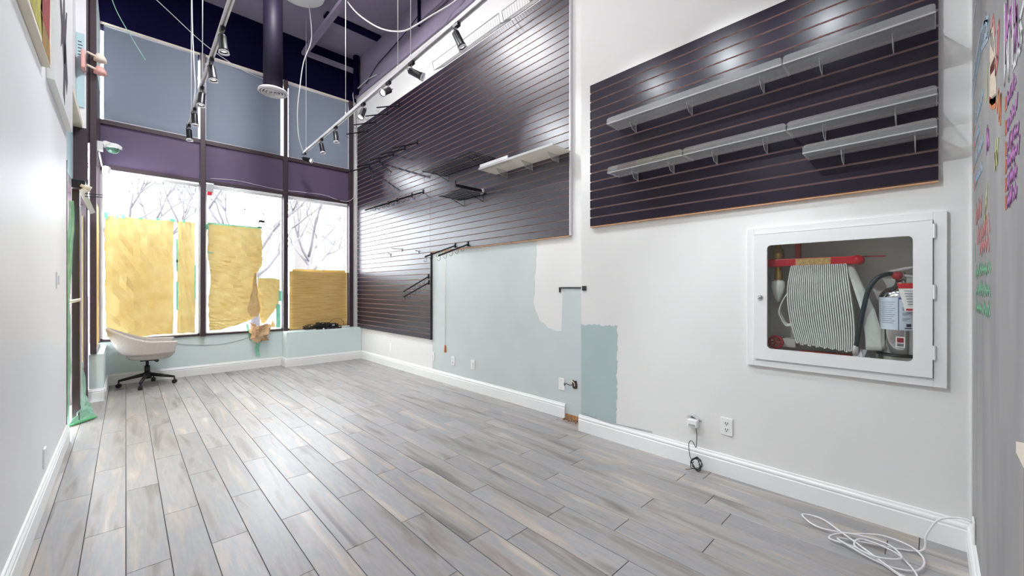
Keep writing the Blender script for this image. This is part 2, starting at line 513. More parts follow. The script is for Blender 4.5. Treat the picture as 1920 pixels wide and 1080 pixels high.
# ---- mullions, rails, headers
trims = [(-0.335, -0.235), (0.775, 0.838), (1.855, 1.920), (2.92, 2.995)]
for i, (a, b) in enumerate(trims):
    struct(build(MB().box(a, b, 7.31, 7.46, 0.56 if i < 2 else 0.565, 4.66), 'trim_%d' % (i + 2), M['mullion'], bevel=0.004), 'dark brown window mullion')
struct(build(MB().box(2.995, XF, 7.37, 7.50, 0.56, 4.66), 'trim_6', M['white']))
bays = [(-0.235, 0.775), (0.838, 1.855), (1.920, 2.92)]
for i, (a, b) in enumerate(bays):
    struct(build(MB().box(a, b, 7.36, 7.44, 2.83, 3.36), 'trim_%d' % (7 + i), M['header']), 'plum header panel above the window')
    struct(build(MB().box(a, b, 7.33, 7.45, 3.36, 3.415), 'trim_%d' % (10 + i), M['mullion']))
    struct(build(MB().box(a, b, 7.335, 7.45, 2.79, 2.835), 'trim_%d' % (13 + i), M['mullion']))
    struct(build(MB().box(a, b, 7.36, 7.45, 0.566, 0.592), 'trim_%d' % (16 + i), M['mullion']))
    wn = thing('window_%d' % (i + 1), 'clear lower window pane', 'window', ((a + b) / 2, 7.40, .58))
    del wn['category']; wn['kind'] = 'structure'
    build(MB().box(a, b, 7.398, 7.404, 0.592, 2.79), 'pane', M['glass'], wn)
    fr = MB()
    for (x0, x1, z0, z1) in ((a, a + .02, .592, 2.79), (b - .02, b, .592, 2.79), (a, b, .592, .607), (a, b, 2.77, 2.79)):
        fr.box(x0, x1, 7.385, 7.42, z0, z1)
    build(fr, 'window_frame', M['wpaper'] if i == 9 else M['base'], wn)
    wn = thing('window_%d' % (i + 4), 'upper window behind roller shade', 'window', ((a + b) / 2, 7.44, 3.41))
    del wn['category']; wn['kind'] = 'structure'
    build(MB().box(a, b, 7.438, 7.444, 3.415, 4.66), 'pane', M['glass'], wn)
struct(build(MB().box(-0.26, 3.05, 7.345, 7.362, 4.640, 4.665), 'trim_19', M['cream']), 'pale strip along the top of the shades')

# side glazing beside the entrance (x = -0.26), y 6.46..7.31
wn = thing('window_7', 'narrow side window beside the entrance', 'window', (-.26, 6.9, .53)); del wn['category']; wn['kind'] = 'structure'
build(MB().box(-.262, -.257, 6.46, 7.31, .53, 4.64), 'pane', M['glass'], wn)
build(MB().box(-.285, -.235, 6.44, 7.31, .526, .55).box(-.285, -.235, 6.44, 7.31, 2.80, 2.86), 'window_frame', M['mullion'], wn)
struct(build(MB().box(-.285, -.235, 6.405, 6.46, .53, 4.64).box(-.50, -.30, 6.40, 6.43, 0, 3.0).box(-.312, -.30, 6.40, 6.43, 3.0, 4.66).box(-.305, -.235, 6.43, 6.47, 2.86, 4.66), 'trim_20', M['mullion'], bevel=.003), 'dark entrance jamb')
struct(build(MB().box(-.245, -.235, 6.47, 7.30, 3.70, 4.62), 'trim_21', M['lowwall']))
struct(build(MB().box(-.245, -.235, 6.47, 7.30, 2.87, 3.70), 'trim_22', M['mullion']))

# ---- entrance
struct(build(MB().box(XL - .13, XL - .05, 4.90, 6.40, 2.28, 2.36).box(XL - .13, XL - .05, 4.90, 4.96, 0, 2.28)
             .box(XL - .01, XL + .004, 4.886, 4.904, 0, 2.30), 'trim_23', M['mullion']), 'dark entrance frame')
struct(build(MB().box(XL - .10, XL - .06, 4.90, 6.40, 2.36, 3.0), 'trim_24', M['teal']), 'pale teal transom panel')
struct(build(MB().box(XL - .12, XL + .01, 4.90, 6.40, 3.0, 3.06), 'trim_25', M['cream']), 'cream trim above transom')
dr = thing('door_1', 'dark framed glass entrance door with kraft paper', 'door', (-.34, 5.95, 0)); del dr['category']; dr['kind'] = 'structure'
dx0, dx1 = -.362, -.312
build(MB().box(dx0, dx1, 5.50, 5.59, .01, 2.27), 'door_stile', M['mullion'], dr, bevel=.003)
build(MB().box(dx0, dx1, 6.28, 6.37, .01, 2.27), 'door_stile', M['mullion'], dr, bevel=.003)
build(MB().box(dx0, dx1, 5.59, 6.28, .01, .24), 'door_rail', M['mullion'], dr)
build(MB().box(dx0, dx1, 5.59, 6.28, 2.15, 2.27), 'door_rail', M['mullion'], dr)
build(MB().box(-.340, -.334, 5.59, 6.28, .24, 2.15), 'pane', M['glass'], dr)
build(MB().box(-.333, -.331, 5.60, 6.27, .26, 2.02), 'door_paper', M['paper'], dr)
build(MB().box(-.308, -.298, 5.52, 5.545, .22, 2.02), 'edge_tape', M['wpaper'], dr)
h = build(MB().tube([(-.395, 5.46, 1.125), (-.30, 5.47, 1.15)], .014, 8), 'door_pull', M['cream'], dr, smooth=True)
build(MB().box(XL - .12, XL - .10, 4.96, 5.50, .1, 2.28), 'side_light', M['paper'], dr)
dc = thing('door_closer', 'black door closer with pale swinging arm above the entrance door', 'door closer', (-.29, 5.55, 2.2))
build(MB().box(-.36, -.27, 5.40, 5.62, 2.17, 2.25), 'body', M['blackp'], dc, bevel=.008)
build(MB().cyl((-.30, 5.42, 2.20), (-.24, 5.42, 2.17), .024, .03, 12), 'cap', M['cream'], dc, smooth=True)
build(MB().prism([(-.31, 5.40, 2.155), (-.285, 5.40, 2.165), (-.225, 5.62, 1.985), (-.25, 5.62, 1.97)], (.012, 0, .004)), 'arm', M['plate'], dc)
build(MB().tube([(-.27, 5.42, 2.13), (-.02, 6.4, 2.30)], .005, 6).tube([(-.27, 5.42, 2.105), (-.02, 6.4, 2.28)], .005, 6), 'rod', M['black'], dc, smooth=True)
# green film hanging by the door
def film(name, label, cat, pts_l, pts_r, m_, seed, amp=.008, n=14, nu=6):
    rnd = random.Random(seed)
    j = [[rnd.uniform(-1, 1) for _ in range(nu + 1)] for _ in range(n + 1)]
    def fn(a, b):
        t = b * (len(pts_l) - 1); i = min(int(t), len(pts_l) - 2); q = t - i
        l = Vector(pts_l[i]).lerp(Vector(pts_l[i + 1]), q); r_ = Vector(pts_r[i]).lerp(Vector(pts_r[i + 1]), q)
        p = l.lerp(r_, a)
        k = amp * j[round(b * n)][round(a * nu)]
        return p + Vector((k, k, 0))
    o = build(MB().grid(fn, nu, n), name, m_, solid=.002)
    return tag(o, label, cat)
film('plastic_film', 'pale green plastic film taped down the entrance door edge', 'film', [(-.37, 5.42, 2.05), (-.385, 5.42, 1.6), (-.39, 5.42, 1.15), (-.39, 5.42, .6), (-.39, 5.42, .02)],
     [(-.335, 5.42, 2.05), (-.35, 5.42, 1.6), (-.37, 5.42, 1.15), (-.365, 5.42, .6), (-.375, 5.42, .02)], M['film'], 3)
film('plastic_film', 'crumpled green film bunched at the foot of the entrance door', 'film', [(-.31, 5.62, .55), (-.315, 5.6, .3), (-.31, 5.50, .12), (-.37, 5.42, .012)],
     [(-.302, 5.62, .55), (-.285, 5.64, .3), (-.255, 5.66, .12), (-.225, 5.62, .012)], M['film'], 5, .014)
tag(build(MB().prism([(-.37, 5.38, .008), (-.22, 5.56, .008), (-.20, 5.62, .008), (-.30, 5.60, .008), (-.38, 5.46, .008)], (0, 0, .012)), 'masking_tape', mat('green_tape', (96, 176, 120), .6)),
    'bright green tape stuck to the floor at the entrance', 'tape')

# ---- paint patches (thin coats on the wall)
rp = random.Random(11)
def ragged(p, q, n, amp):
    out = []
    for i in range(n):
        t = i / n
        out.append((p[0] + (q[0] - p[0]) * t + rp.uniform(-amp, amp), p[1] + (q[1] - p[1]) * t + rp.uniform(-amp, amp)))
    return out
pl = [(4.805, .135), (4.805, 1.765), (2.835, 1.765)]
for a, b, n in (((2.838, 1.75), (2.865, 1.369), 8), ((2.865, 1.369), (2.888, 1.092), 8), ((2.888, 1.092), (2.80, .93), 6), ((2.80, .93), (2.668, .857), 5), ((2.668, .857), (2.53, .83), 4)):
    pl += ragged(a, b, n, .008)
pl += [(2.515, .84), (2.505, 1.0), (2.497, 1.216), (2.49, 1.256), (JOG, 1.256), (JOG, .01), (2.46, .01), (2.46, .135)]
build(MB().prism([(XF - .0012, y, z) for y, z in pl], (.0011, 0, 0)), 'paint_patch', M['bluegrey'], wf)
pl = [(JOG, .135), (JOG, .937)] + ragged((JOG - .01, .937), (1.79, .945), 26, .010) + ragged((1.79, .94), (1.795, .14), 34, .008) + [(1.80, .135)]
build(MB().prism([(XR - .0012, y, z) for y, z in pl], (.0011, 0, 0)), 'paint_patch', M['bluegrey2'], wr)
# old bracket marks + exposed gap
br = thing('wall_bracket', 'thin black bracket left on the wall above the blue-grey strip', 'bracket', (XF - .006, 2.35, 1.25))
build(MB().box(XF - .012, XF - .001, 2.20, 2.535, 1.254, 1.266), 'bar', M['black'], br)
build(MB().box(XF - .012, XF - .001, 2.522, 2.535, 1.215, 1.254), 'bar_end', M['black'], br)
build(MB().box(XR - .01, XR - .001, 2.095, 2.135, 1.235, 1.275), 'stub', M['black'], br)
mb = MB(); rr_ = random.Random(4)
for i in range(30):
    y = rr_.uniform(2.17, 2.46); x = XF - rr_.uniform(.002, .055); s = rr_.uniform(.006, .018)
    mb.prism([(x, y, 0), (x - s, y + s * .4, 0), (x - s * .4, y + s, 0)], (0, 0, s * .9))
o = build(mb, 'plaster_debris', M['rawwood']); o['kind'] = 'stuff'; tag(o, 'crumbs of broken plaster where the baseboard is missing', 'debris')
build(MB().box(XF - .0045, XF - .0015, 2.17, 2.455, .001, .05), 'bare_strip', M['rawwood'], wf)

# ================================================================== SLATWALL
PITCH, GAP = 1.212 / 16, 0.011
smesh = {}
def slat_mesh(ln, face):
    key = (round(ln, 3), face)
    if key not in smesh:
        mb = MB(); h_ = (PITCH - GAP) / 2
        mb.box(-.009, .009, -ln / 2, ln / 2, -h_, h_, mi=[1, 1, 0, 1, 0, 0])
        me = bpy.data.meshes.new('slat'); me.from_pydata(mb.v, [], mb.f)
        me.materials.append(M[face]); me.materials.append(M['mdf']); me.polygons.foreach_set('material_index', mb.mi)
        smesh[key] = me
    return smesh[key]
def slatwall(label, xwall, y0, y1, z0, face='slat', trims_=()):
    t = thing('slatwall', label, 'slatwall', (xwall, (y0 + y1) / 2, z0), 'dark slatwall panels')
    build(MB().box(xwall - .012, xwall - .002, y0, y1, z0, z0 + 1.212), 'backing', M['mdf'], t)
    build(MB().box(xwall - .030, xwall - .002, y0, y1, z0 - .007, z0 - .0005), 'bottom_edge', M['edge'], t) if z0 > 1.7 and z0 < 2.5 and y0 < 4 else None
    me = slat_mesh(y1 - y0 - .002, face)
    for i in range(16):
        o = bpy.data.objects.new('slat', me); COL.objects.link(o); o.parent = t
        o.location = (-.021, 0, PITCH * (i + .5))
    return t
slatwall('lowest slatwall panel in the far corner beside the window ledge', XF, 4.813, 7.246, .545)
slatwall('middle slatwall panel of the far column beside the window', XF, 4.813, 7.246, 1.757)
slatwall('top slatwall panel of the far column below the white wall strip', XF, 4.813, 7.246, 2.969)
slatwall('lower slatwall panel above the blue-grey painted wall', XF, 2.392, 4.811, 1.757)
slatwall('upper slatwall panel with wire racks along its top edge', XF, 2.392, 4.811, 2.969)
slatwall('near slatwall panel with clear shelves above the hose cabinet', XR, -.015, 2.035, 1.780, 'slat2')
tag(build(MB().box(XF - .034, XF - .001, 4.800, 4.812, .545, 1.755), 'edge_trim', M['black']), 'black vertical edge trim on the lowest slatwall panel', 'trim')
tag(build(MB().box(XF - .033, XF - .001, 2.378, 2.391, 1.757, 4.181), 'edge_trim', M['silver']), 'grey edge strip down the near side of the large slatwall', 'trim')
FX, FN = XF - .030, XR - .030       # slat front planes

# ---- acrylic shelves
def acrylic_shelf(label, xw, y0, y1, z, depth, brackets, lip=.045):
    t = thing('acrylic_shelf', label, 'shelf', (xw, (y0 + y1) / 2, z - .06), 'clear acrylic shelves')
    build(MB().box(xw - depth, xw - .001, y0, y1, z, z + .005), 'shelf_board', M['acrylic'], t)
    r_ = .015
    pts = [(y0, 0)] + [(y0 + r_ - r_ * math.cos(a), lip - r_ + r_ * math.sin(a)) for a in (0, R(45), R(90))] + \
          [(y1 - r_ + r_ * math.sin(a), lip - r_ + r_ * math.cos(a)) for a in (0, R(45), R(90))] + [(y1, 0)]
    build(MB().prism([(xw - depth - .005, y, z + q) for y, q in pts], (.005, 0, 0)), 'front_lip', M['acrylic'], t)
    e = MB().box(xw - depth - .006, xw - depth + .001, y0, y1, z - .002, z + .004)
    e.box(xw - depth, xw - .001, y0 - .001, y0 + .003, z - .001, z + .006).box(xw - depth, xw - .001, y1 - .003, y1 + .001, z - .001, z + .006)
    build(e, 'bright_edge', M['acrylic_edge'], t)
    for yb in brackets:
        b = build(MB().prism([(xw - depth * .62, yb - .002, z - .001), (xw - .001, yb - .002, z - .001), (xw - .001, yb - .002, z - .062), (xw - depth * .38, yb - .002, z - .050)], (0, .004, 0)),
                  'bracket', M['acrylic'], t)
        ring = [(xw - depth * .62, yb, z - .003), (xw - .002, yb, z - .003), (xw - .002, yb, z - .062), (xw - depth * .38, yb, z - .050)]
        build(MB().tube(ring, .0022, 5, closed=True), 'bracket_edge', M['acrylic_edge'], b)
    return t
acrylic_shelf('long clear shelf on the top row with three brackets', FN, .600, 1.755, 2.525, .17, (1.60, 1.17, .73))
acrylic_shelf('clear shelf at the right end of the top row', FN, -.005, .594, 2.525, .17, (.44, .145))
acrylic_shelf('short clear shelf at the left end of the middle row', FN, 1.168, 1.750, 2.145, .17, (1.585, 1.30))
acrylic_shelf('clear shelf in the centre of the middle row', FN, .580, 1.162, 2.145, .17, (1.005, .712))
acrylic_shelf('clear shelf at the right end of the middle row', FN, -.010, .574, 2.145, .17, (.425, .135))
acrylic_shelf('lowest clear shelf alone under the middle row', FN, -.010, .502, 1.995, .17, (.345, .065))
t = thing('acrylic_shelf', 'pale frosted shelf on the large slatwall holding a white strip', 'shelf', (FX, 2.9, 2.48), 'clear acrylic shelves')
M['frost'] = clear_mat('frosted_shelf', (.8, .78, .74), .06, .82, (.86, .82, .76))
build(MB().box(FX - .26, FX - .001, 2.37, 3.43, 2.545, 2.552), 'shelf_board', M['frost'], t)
build(MB().box(FX - .266, FX - .26, 2.37, 3.43, 2.543, 2.565), 'front_lip', M['acrylic_edge'], t)
for yb in (3.25, 2.87, 2.52):
    b = build(MB().prism([(FX - .17, yb - .002, 2.544), (FX - .001, yb - .002, 2.544), (FX - .001, yb - .002, 2.475), (FX - .11, yb - .002, 2.488)], (0, .004, 0)), 'bracket', M['acrylic'], t)
    build(MB().tube([(FX - .17, yb, 2.542), (FX - .002, yb, 2.542), (FX - .002, yb, 2.475), (FX - .11, yb, 2.488)], .003, 5, closed=True), 'bracket_edge', M['acrylic_edge'], b)
tag(build(MB().box(FX - .255, FX - .245, 2.98, 3.42, 2.553, 2.60), 'price_strip', M['wpaper']), 'white strip standing on the frosted shelf', 'strip')

# ---- wire grid shelves
def grid_shelf(label, y0, y1, z, depth, ny, nx, brackets):
    t = thing('wire_shelf', label, 'shelf', (FX, (y0 + y1) / 2, z - .08), 'black wire shelves')
    fr = MB().tube([(FX - .004, y0, z), (FX - depth, y0, z), (FX - depth, y1, z), (FX - .004, y1, z)], .0065, 6, closed=True)
    build(fr, 'rim', M['black'], t, smooth=True)
    wv = MB()
    for i in range(1, ny): wv.tube([(FX - .004, y0 + (y1 - y0) * i / ny, z - .004), (FX - depth, y0 + (y1 - y0) * i / ny, z - .004)], .0032, 5)
    for i in range(1, nx): wv.tube([(FX - depth * i / nx, y0, z), (FX - depth * i / nx, y1, z)], .0036, 5)
    build(wv, 'wire_mesh', M['black'], t, smooth=True)
    for yb in brackets:
        build(MB().tube([(FX - depth * .75, yb, z - .004), (FX - .006, yb, z - .09), (FX - .006, yb, z + .02)], .004, 6), 'bracket', M['black'], t, smooth=True)
grid_shelf('larger black wire grid shelf beside the frosted shelf', 3.46, 4.47, 2.735, .34, 26, 5, (4.36, 3.62, 3.50))
grid_shelf('smaller black wire grid shelf below the larger one', 3.61, 4.11, 2.362, .34, 15, 5, (4.03, 3.66))
fo = thing('faceout_arm', 'straight black faceout bar lying over the smaller wire shelf', 'rail', (FX, 3.675, 2.38), 'black slatwall hook rails')
build(MB().box(2.64, FX - .02, 3.662, 3.688, 2.385, 2.415), 'bar', M['black'], fo, bevel=.003)
build(MB().box(2.64, 2.652, 3.668, 3.682, 2.415, 2.455), 'end_stop', M['black'], fo)
build(MB().box(FX - .022, FX - .001, 3.65, 3.70, 2.36, 2.42), 'wall_plate', M['plate'], fo)

# ---- white wire racks on top edge
def rack(label, y0, y1):
    t = thing('wire_rack', label, 'rack', (FX, (y0 + y1) / 2, 4.06), 'grey wire racks')
    A, B, C_ = (FX, 4.19), (FX - .16, 4.075), (FX - .185, 4.17)
    build(MB().tube([(A[0], y0, A[1]), (B[0], y0, B[1]), (C_[0], y0, C_[1]), (C_[0], y1, C_[1]), (B[0], y1, B[1]), (A[0], y1, A[1])], .0045, 6, closed=True), 'rim', M['wire_g'], t, smooth=True)
    wv = MB(); n = int((y1 - y0) / .035)
    for i in range(1, n):
        y = y0 + (y1 - y0) * i / n
        wv.tube([(A[0], y, A[1]), (B[0], y, B[1]), (C_[0], y, C_[1])], .002, 4)
    wv.tube([(B[0], y0, B[1]), (B[0], y1, B[1])], .003, 5)
    build(wv, 'wires', M['wire_g'], t, smooth=True)
rack('far grey wire rack clipped along the slatwall top', 3.19, 4.47)
rack('near grey wire rack clipped along the slatwall top', 2.42, 3.14)

# ---- waterfall hook arms
def waterfall(label, wall, tip, hooks=5, grp='black slatwall hook rails'):
    t = thing('hook_rail', label, 'rail', (wall[0], wall[1], wall[2] - .05), grp)
    a, b = Vector(wall), Vector(tip)
    dr_ = (b - a).normalized(); up = Vector((0, 0, 1))
    build(MB().tube([tuple(a - dr_ * .0), tuple(b)], .0095, 4), 'bar', M['black'], t)
    build(MB().box(a.x - .012, a.x + .008, a.y - .012, a.y + .012, a.z - .025, a.z + .035), 'wall_plate', M['black'], t)
    hk = MB()
    for i in range(hooks):
        p = a + (b - a) * ((i + .7) / hooks)
        s = .022
        pts = [p, p - up * .045] + [p - up * .045 + Vector((-s + s * math.cos(q), 0, -s * math.sin(q))) for q in (R(60), R(100), R(140), R(175))]
        hk.tube([tuple(x) for x in pts], .0022, 5)
    build(hk, 'hooks', M['wire_k'], t, smooth=True)
    return t
waterfall('sloping hook rail on the blue-grey wall edge, farther of two', (FX, 4.235, 1.800), (2.60, 4.235, 1.634))
waterfall('sloping hook rail on the blue-grey wall edge, nearer of two', (FX, 3.965, 1.795), (2.60, 3.945, 1.630))
waterfall('upper of two sloping hook rails on the lowest slatwall panel', (FX, 4.865, 1.417), (2.65, 4.850, 1.212))
waterfall('lower of two sloping hook rails on the lowest slatwall panel', (FX, 4.855, 1.335), (2.65, 4.840, 1.142))
for i, y in enumerate((6.73, 6.335, 5.875, 5.51, 5.15)):
    waterfall('hook rail in the upper row, %s from the window' % ORD[i], (FX, y, 3.358), (2.652, y, 3.185))
for i, y in enumerate((6.06, 5.75, 5.31, 5.00)):
    waterfall('hook rail in the middle row, %s from the window' % ORD[i], (FX, y, 2.62), (2.66, y, 2.46))
for i, (y, z) in enumerate(((6.80, 3.988), (6.50, 4.056), (6.06, 4.062), (5.68, 4.07))):
    waterfall('hook rail at the slatwall top corner, %s from the window' % ORD[i], (FX, y, z), (2.67, y, z - .15), 3)
waterfall('hook rail swung sideways below the upper row, longer one', (FX, 6.25, 3.30), (2.76, 5.40, 2.93), 4)
waterfall('hook rail swung sideways below the upper row, shorter one', (FX, 6.68, 3.29), (2.76, 5.98, 2.90), 3)
for i, (y, z, d) in enumerate(((5.61, 1.855, .10), (5.97, 1.80, .02), (5.12, 1.79, .02))):
    t = thing('slatwall_peg', 'small dark peg on the middle far slatwall panel, %s' % ('longest', 'nearest the window', 'nearest the seam')[i], 'peg', (FX, y, z), 'small pegs')
    build(MB().tube([(FX, y, z), (FX - .02 - d, y + d, z + .01)], .006, 6), 'pin', M['black'], t)
    build(MB().box(FX - .008, FX - .0005, y - .01, y + .01, z - .04, z + .01), 'clip', M['wire_g'], t)

# ================================================================== SHADES, BLINDS, PAPER
for i, (a, b) in enumerate(((-.205, .752), (.846, 1.822), (1.935, 2.918))):
    t = thing('roller_shade', ('grey roller shade over the left upper window', 'grey roller shade over the centre upper window', 'grey roller shade over the right upper window')[i],
              'roller shade', ((a + b) / 2, 7.345, 3.415), 'grey roller shades')
    build(MB().box(a, b, 7.352, 7.355, 3.425, 4.62), 'cloth', M['shade'], t)
    build(MB().cyl((a, 7.354, 4.625), (b, 7.354, 4.625), .012, .012, 10), 'roller', M['silver'], t, smooth=True)
    build(MB().box(a, b, 7.348, 7.358, 3.417, 3.43), 'bottom_bar', M['silver'], t)
for i, (a, b) in enumerate(((-.21, .765), (.845, 1.845), (1.93, 2.90))):
    t = thing('rolled_blind', ('white rolled-up blind at the top of the left window', 'white rolled-up blind at the top of the centre window', 'white rolled-up blind at the top of the right window')[i],
              'blind', ((a + b) / 2, 7.36, 2.72), 'white rolled-up blinds')
    build(MB().box(a, b, 7.345, 7.38, 2.755, 2.788), 'headbox', M['base'], t, bevel=.004)
    build(MB().cyl((a + .01, 7.365, 2.742), (b - .01, 7.365, 2.742), .017, .017, 10), 'roll', M['wpaper'], t, smooth=True)

def paper(name, label, rows, y, m_, seed, amp=.010, nu=10, sub=4, tapes=(), back=None):
    """rows: (z, xl, xr) from top to bottom, interpolated with torn edges"""
    rnd = random.Random(seed)
    rr2 = []
    for k in range(len(rows) - 1):
        for j in range(sub):
            q = j / sub
            rr2.append(tuple(rows[k][c] + (rows[k + 1][c] - rows[k][c]) * q for c in range(3)))
    rr2.append(rows[-1])
    nv = len(rr2) - 1
    jy = [[rnd.uniform(-amp, amp) for _ in range(nu + 1)] for _ in range(nv + 1)]
    ej = [(rnd.uniform(-.006, .006), rnd.uniform(-.006, .006)) for _ in range(nv + 1)]
    def fn(a, b):
        j = round(b * nv); z, l, r_ = rr2[j]
        i = round(a * nu)
        x = (l + ej[j][0]) * (1 - a) + (r_ + ej[j][1]) * a
        zz = z + (rnd.uniform(-.008, .008) if j in (0, nv) else 0)
        return (x, y + jy[j][i], zz)
    o = build(MB().grid(fn, nu, nv), name, m_, solid=.0012)
    tag(o, label, 'paper', 'kraft paper sheets on the windows')
    for (x0, x1, z0, z1) in tapes:
        build(MB().box(x0, x1, y - amp - .006, y - amp - .004, z0, z1), 'tape', M['tape'], o)
    return o
YP = 7.372
paper('kraft_paper', 'large brown kraft paper sheet behind the office chair', [(2.195, -.195, .485), (1.8, -.20, .48), (1.3, -.195, .482), (.9, -.19, .478), (.615, -.18, .482)], YP, M['paper'], 1,
      tapes=((-.20, -.165, 2.15, 2.24), (-.09, -.075, 2.16, 2.22), (-.04, -.005, 2.17, 2.23), (.12, .16, 2.185, 2.205), (.30, .335, 2.19, 2.215), (.44, .50, 2.19, 2.225)))
paper('kraft_paper', 'narrow brown kraft paper strip left of the second mullion', [(2.205, .530, .715), (1.7, .525, .722), (1.2, .53, .72), (.62, .525, .722)], YP, M['paper'], 2, nu=5,
      tapes=((.58, .61, 2.19, 2.225), (.512, .53, 1.5, 1.95), (.512, .532, .95, 1.35), (.716, .727, 1.1, 1.6), (.51, .53, 1.62, 1.66)))
paper('kraft_paper', 'torn brown kraft paper sheet in the centre window', [(2.215, .868, 1.558), (1.98, .870, 1.563), (1.75, .868, 1.562), (1.61, .885, 1.56), (1.52, .895, 1.50), (1.35, .905, 1.45), (1.18, .885, 1.46), (1.0, .875, 1.475), (.82, .880, 1.49), (.74, .885, 1.36), (.69, .885, 1.22), (.64, .885, 1.02)], YP, M['paper'], 3,
      tapes=((.868, 1.56, 2.203, 2.222), (.835, .875, 2.12, 2.20), (.86, .94, 1.775, 1.79), (1.50, 1.56, 2.21, 2.235)))
paper('kraft_paper', 'folded back flap of the torn kraft paper sheet', [(1.50, 1.455, 1.482), (1.3, 1.43, 1.492), (1.1, 1.40, 1.51), (.93, 1.36, 1.53), (.82, 1.40, 1.51)], YP - .016, M['paper2'], 8, .006, 4)
paper('kraft_paper', 'small brown kraft paper piece beside the third mullion', [(1.42, 1.50, 1.815), (1.2, 1.50, 1.81), (.98, 1.51, 1.79), (.88, 1.52, 1.73), (.80, 1.535, 1.66), (.70, 1.55, 1.60)], YP + .008, M['paper'], 4, .006, 6,
      tapes=((1.50, 1.80, 1.415, 1.425), (1.795, 1.835, 1.05, 1.22), (1.76, 1.82, .62, 1.0)))
paper('kraft_paper', 'tiny kraft paper scrap low in the centre window', [(.735, 1.70, 1.715), (.66, 1.68, 1.75), (.63, 1.665, 1.77)], YP + .004, M['paper'], 6, .003, 3, 2)
paper('kraft_paper', 'kraft paper covering the narrow side window', [(2.60, -.200, -.199), (.56, -.200, -.199)], 7.1, M['paper'], 9, .0, 2, 2) if False else None
def sidepaper():
    rnd = random.Random(5)
    o = build(MB().grid(lambda a, b: (-.247 + rnd.uniform(-.002, .002), 6.50 + .78 * a, 2.25 - 1.66 * b), 6, 12), 'kraft_paper', M['paper'], solid=.0012)
    tag(o, 'kraft paper covering the narrow side window by the entrance', 'paper', 'kraft paper sheets on the windows')
sidepaper()
bd = thing('window_board', 'wood-grain board blocking the lower right window', 'board', (2.42, 7.33, .565))
build(MB().box(1.945, 2.885, 7.325, 7.335, .578, 1.545), 'panel', M['board'], bd)
build(MB().box(1.99, 2.86, 7.337, 7.345, .60, 1.578), 'rear_panel', M['board'], bd)
build(MB().box(2.44, 2.45, 7.322, 7.324, 1.53, 1.58), 'tape', M['wpaper'], bd)
build(MB().box(2.888, 2.915, 7.322, 7.336, .58, 1.54), 'edge_strip', M['mullion'], bd)
tag(build(MB().box(1.52, 1.60, 7.394, 7.397, 2.305, 2.34), 'window_sticker', M['black']), 'small black sticker on the centre window glass', 'sticker')

# crumpled paper hanging over the low wall + tape
def crumple(name, label, c, rad, seed, m_):
    rnd = random.Random(seed); mb = MB()
    nu, nv = 9, 6
    jit = {}
    def fn(a, b):
        i, j = round(a * nu) % nu, round(b * nv)
        if (i, j) not in jit: jit[(i, j)] = (rnd.uniform(.4, 1.4), rnd.uniform(-.03, .03))
        k, dz = jit[(i, j)]
        th = 2 * math.pi * i / nu; ph = math.pi * (b * .9 + .05)
        return (c[0] + rad[0] * k * math.sin(ph) * math.cos(th), c[1] + rad[1] * k * math.sin(ph) * math.sin(th), c[2] + rad[2] * math.cos(ph) * k + dz)
    mb.grid(fn, nu, nv)
    return tag(build(mb, name, m_, solid=.001), label, 'paper')
cp = crumple('crumpled_paper', 'crumpled brown paper hanging over the low wall', (1.53, 7.305, .55), (.15, .055, .115), 21, M['crumple'])
ex = MB()
ex.grid(lambda a, b: (1.37 + .10 * a + .12 * b * (1 - a) + .02 * math.sin(9 * b), 7.345 - .025 * math.sin(3 * b + 2 * a), .74 - .30 * b - .05 * a), 4, 6)
ex.grid(lambda a, b: (1.44 + .18 * a, 7.235 - .03 * math.sin(5 * a + 3 * b), .66 - .17 * b + .05 * a), 4, 4)
build(ex, 'torn_flap', M['crumple'], cp, solid=.001)
build(MB().grid(lambda a, b: (1.475 + .05 * a + .006 * math.sin(8 * b), YW - .022 - .004 * math.sin(6 * b), .47 - .27 * b), 2, 8), 'tape', M['tape'], cp, solid=.001)
build(MB().grid(lambda a, b: (1.345 + .03 * a + .05 * b, YW - .006 - .002 * math.sin(6 * b), .70 - .26 * b), 2, 8), 'tape', M['tape'], cp, solid=.001)

# ================================================================== CEILING FIXTURES
def fill_lamp(label, x, y, k=1.0):  # unseen disc lamps added to fill the shop with soft light
    t = thing('fill_lamp', label, 'lamp', (x, y, ZC - .06), 'added ceiling fill lamps')
    build(MB().lathe([(0.30, 0), (.31, .005), (.312, .06), (0.0, .06)], (x, y, ZC - .061), 40), 'rim', M['plate'], t, smooth=False)
    build(MB().lathe([(0, -.012), (.15, -.010), (.26, -.003), (.30, .002)], (x, y, ZC - .060), 40), 'diffuser', M['disc'], t, smooth=True)
    l = bpy.data.lights.new('fill_lamp_light', 'AREA'); l.shape = 'DISK'; l.size = .56; l.energy = CEIL_W * k; l.color = (.98, .985, 1.0)
    o = bpy.data.objects.new('lamp_light', l); COL.objects.link(o); o.parent = t; o.location = (0, 0, -.03)
t = thing('ceiling_disc', 'plain round white disc on the ceiling above the duct', 'ceiling disc', (1.77, 6.14, ZC - .06))
build(MB().lathe([(0.0, 0), (.29, .002), (.305, .01), (.312, .03), (.312, .06), (0.0, .06)], (1.77, 6.14, ZC - .061), 40), 'cover', M['plate'], t)
build(MB().lathe([(.265, -.004), (.285, -.004), (.285, .004), (.265, .004)], (1.77, 6.14, ZC - .061), 40), 'ring', M['base'], t)
fill_lamp('unseen ceiling fill lamp added over the far half of the shop', 1.15, 4.75, 1.5)
fill_lamp('unseen ceiling fill lamp added over the middle of the shop', 1.0, 2.8, .5)
fill_lamp('unseen ceiling fill lamp added over the near end', 1.05, .95, .18)
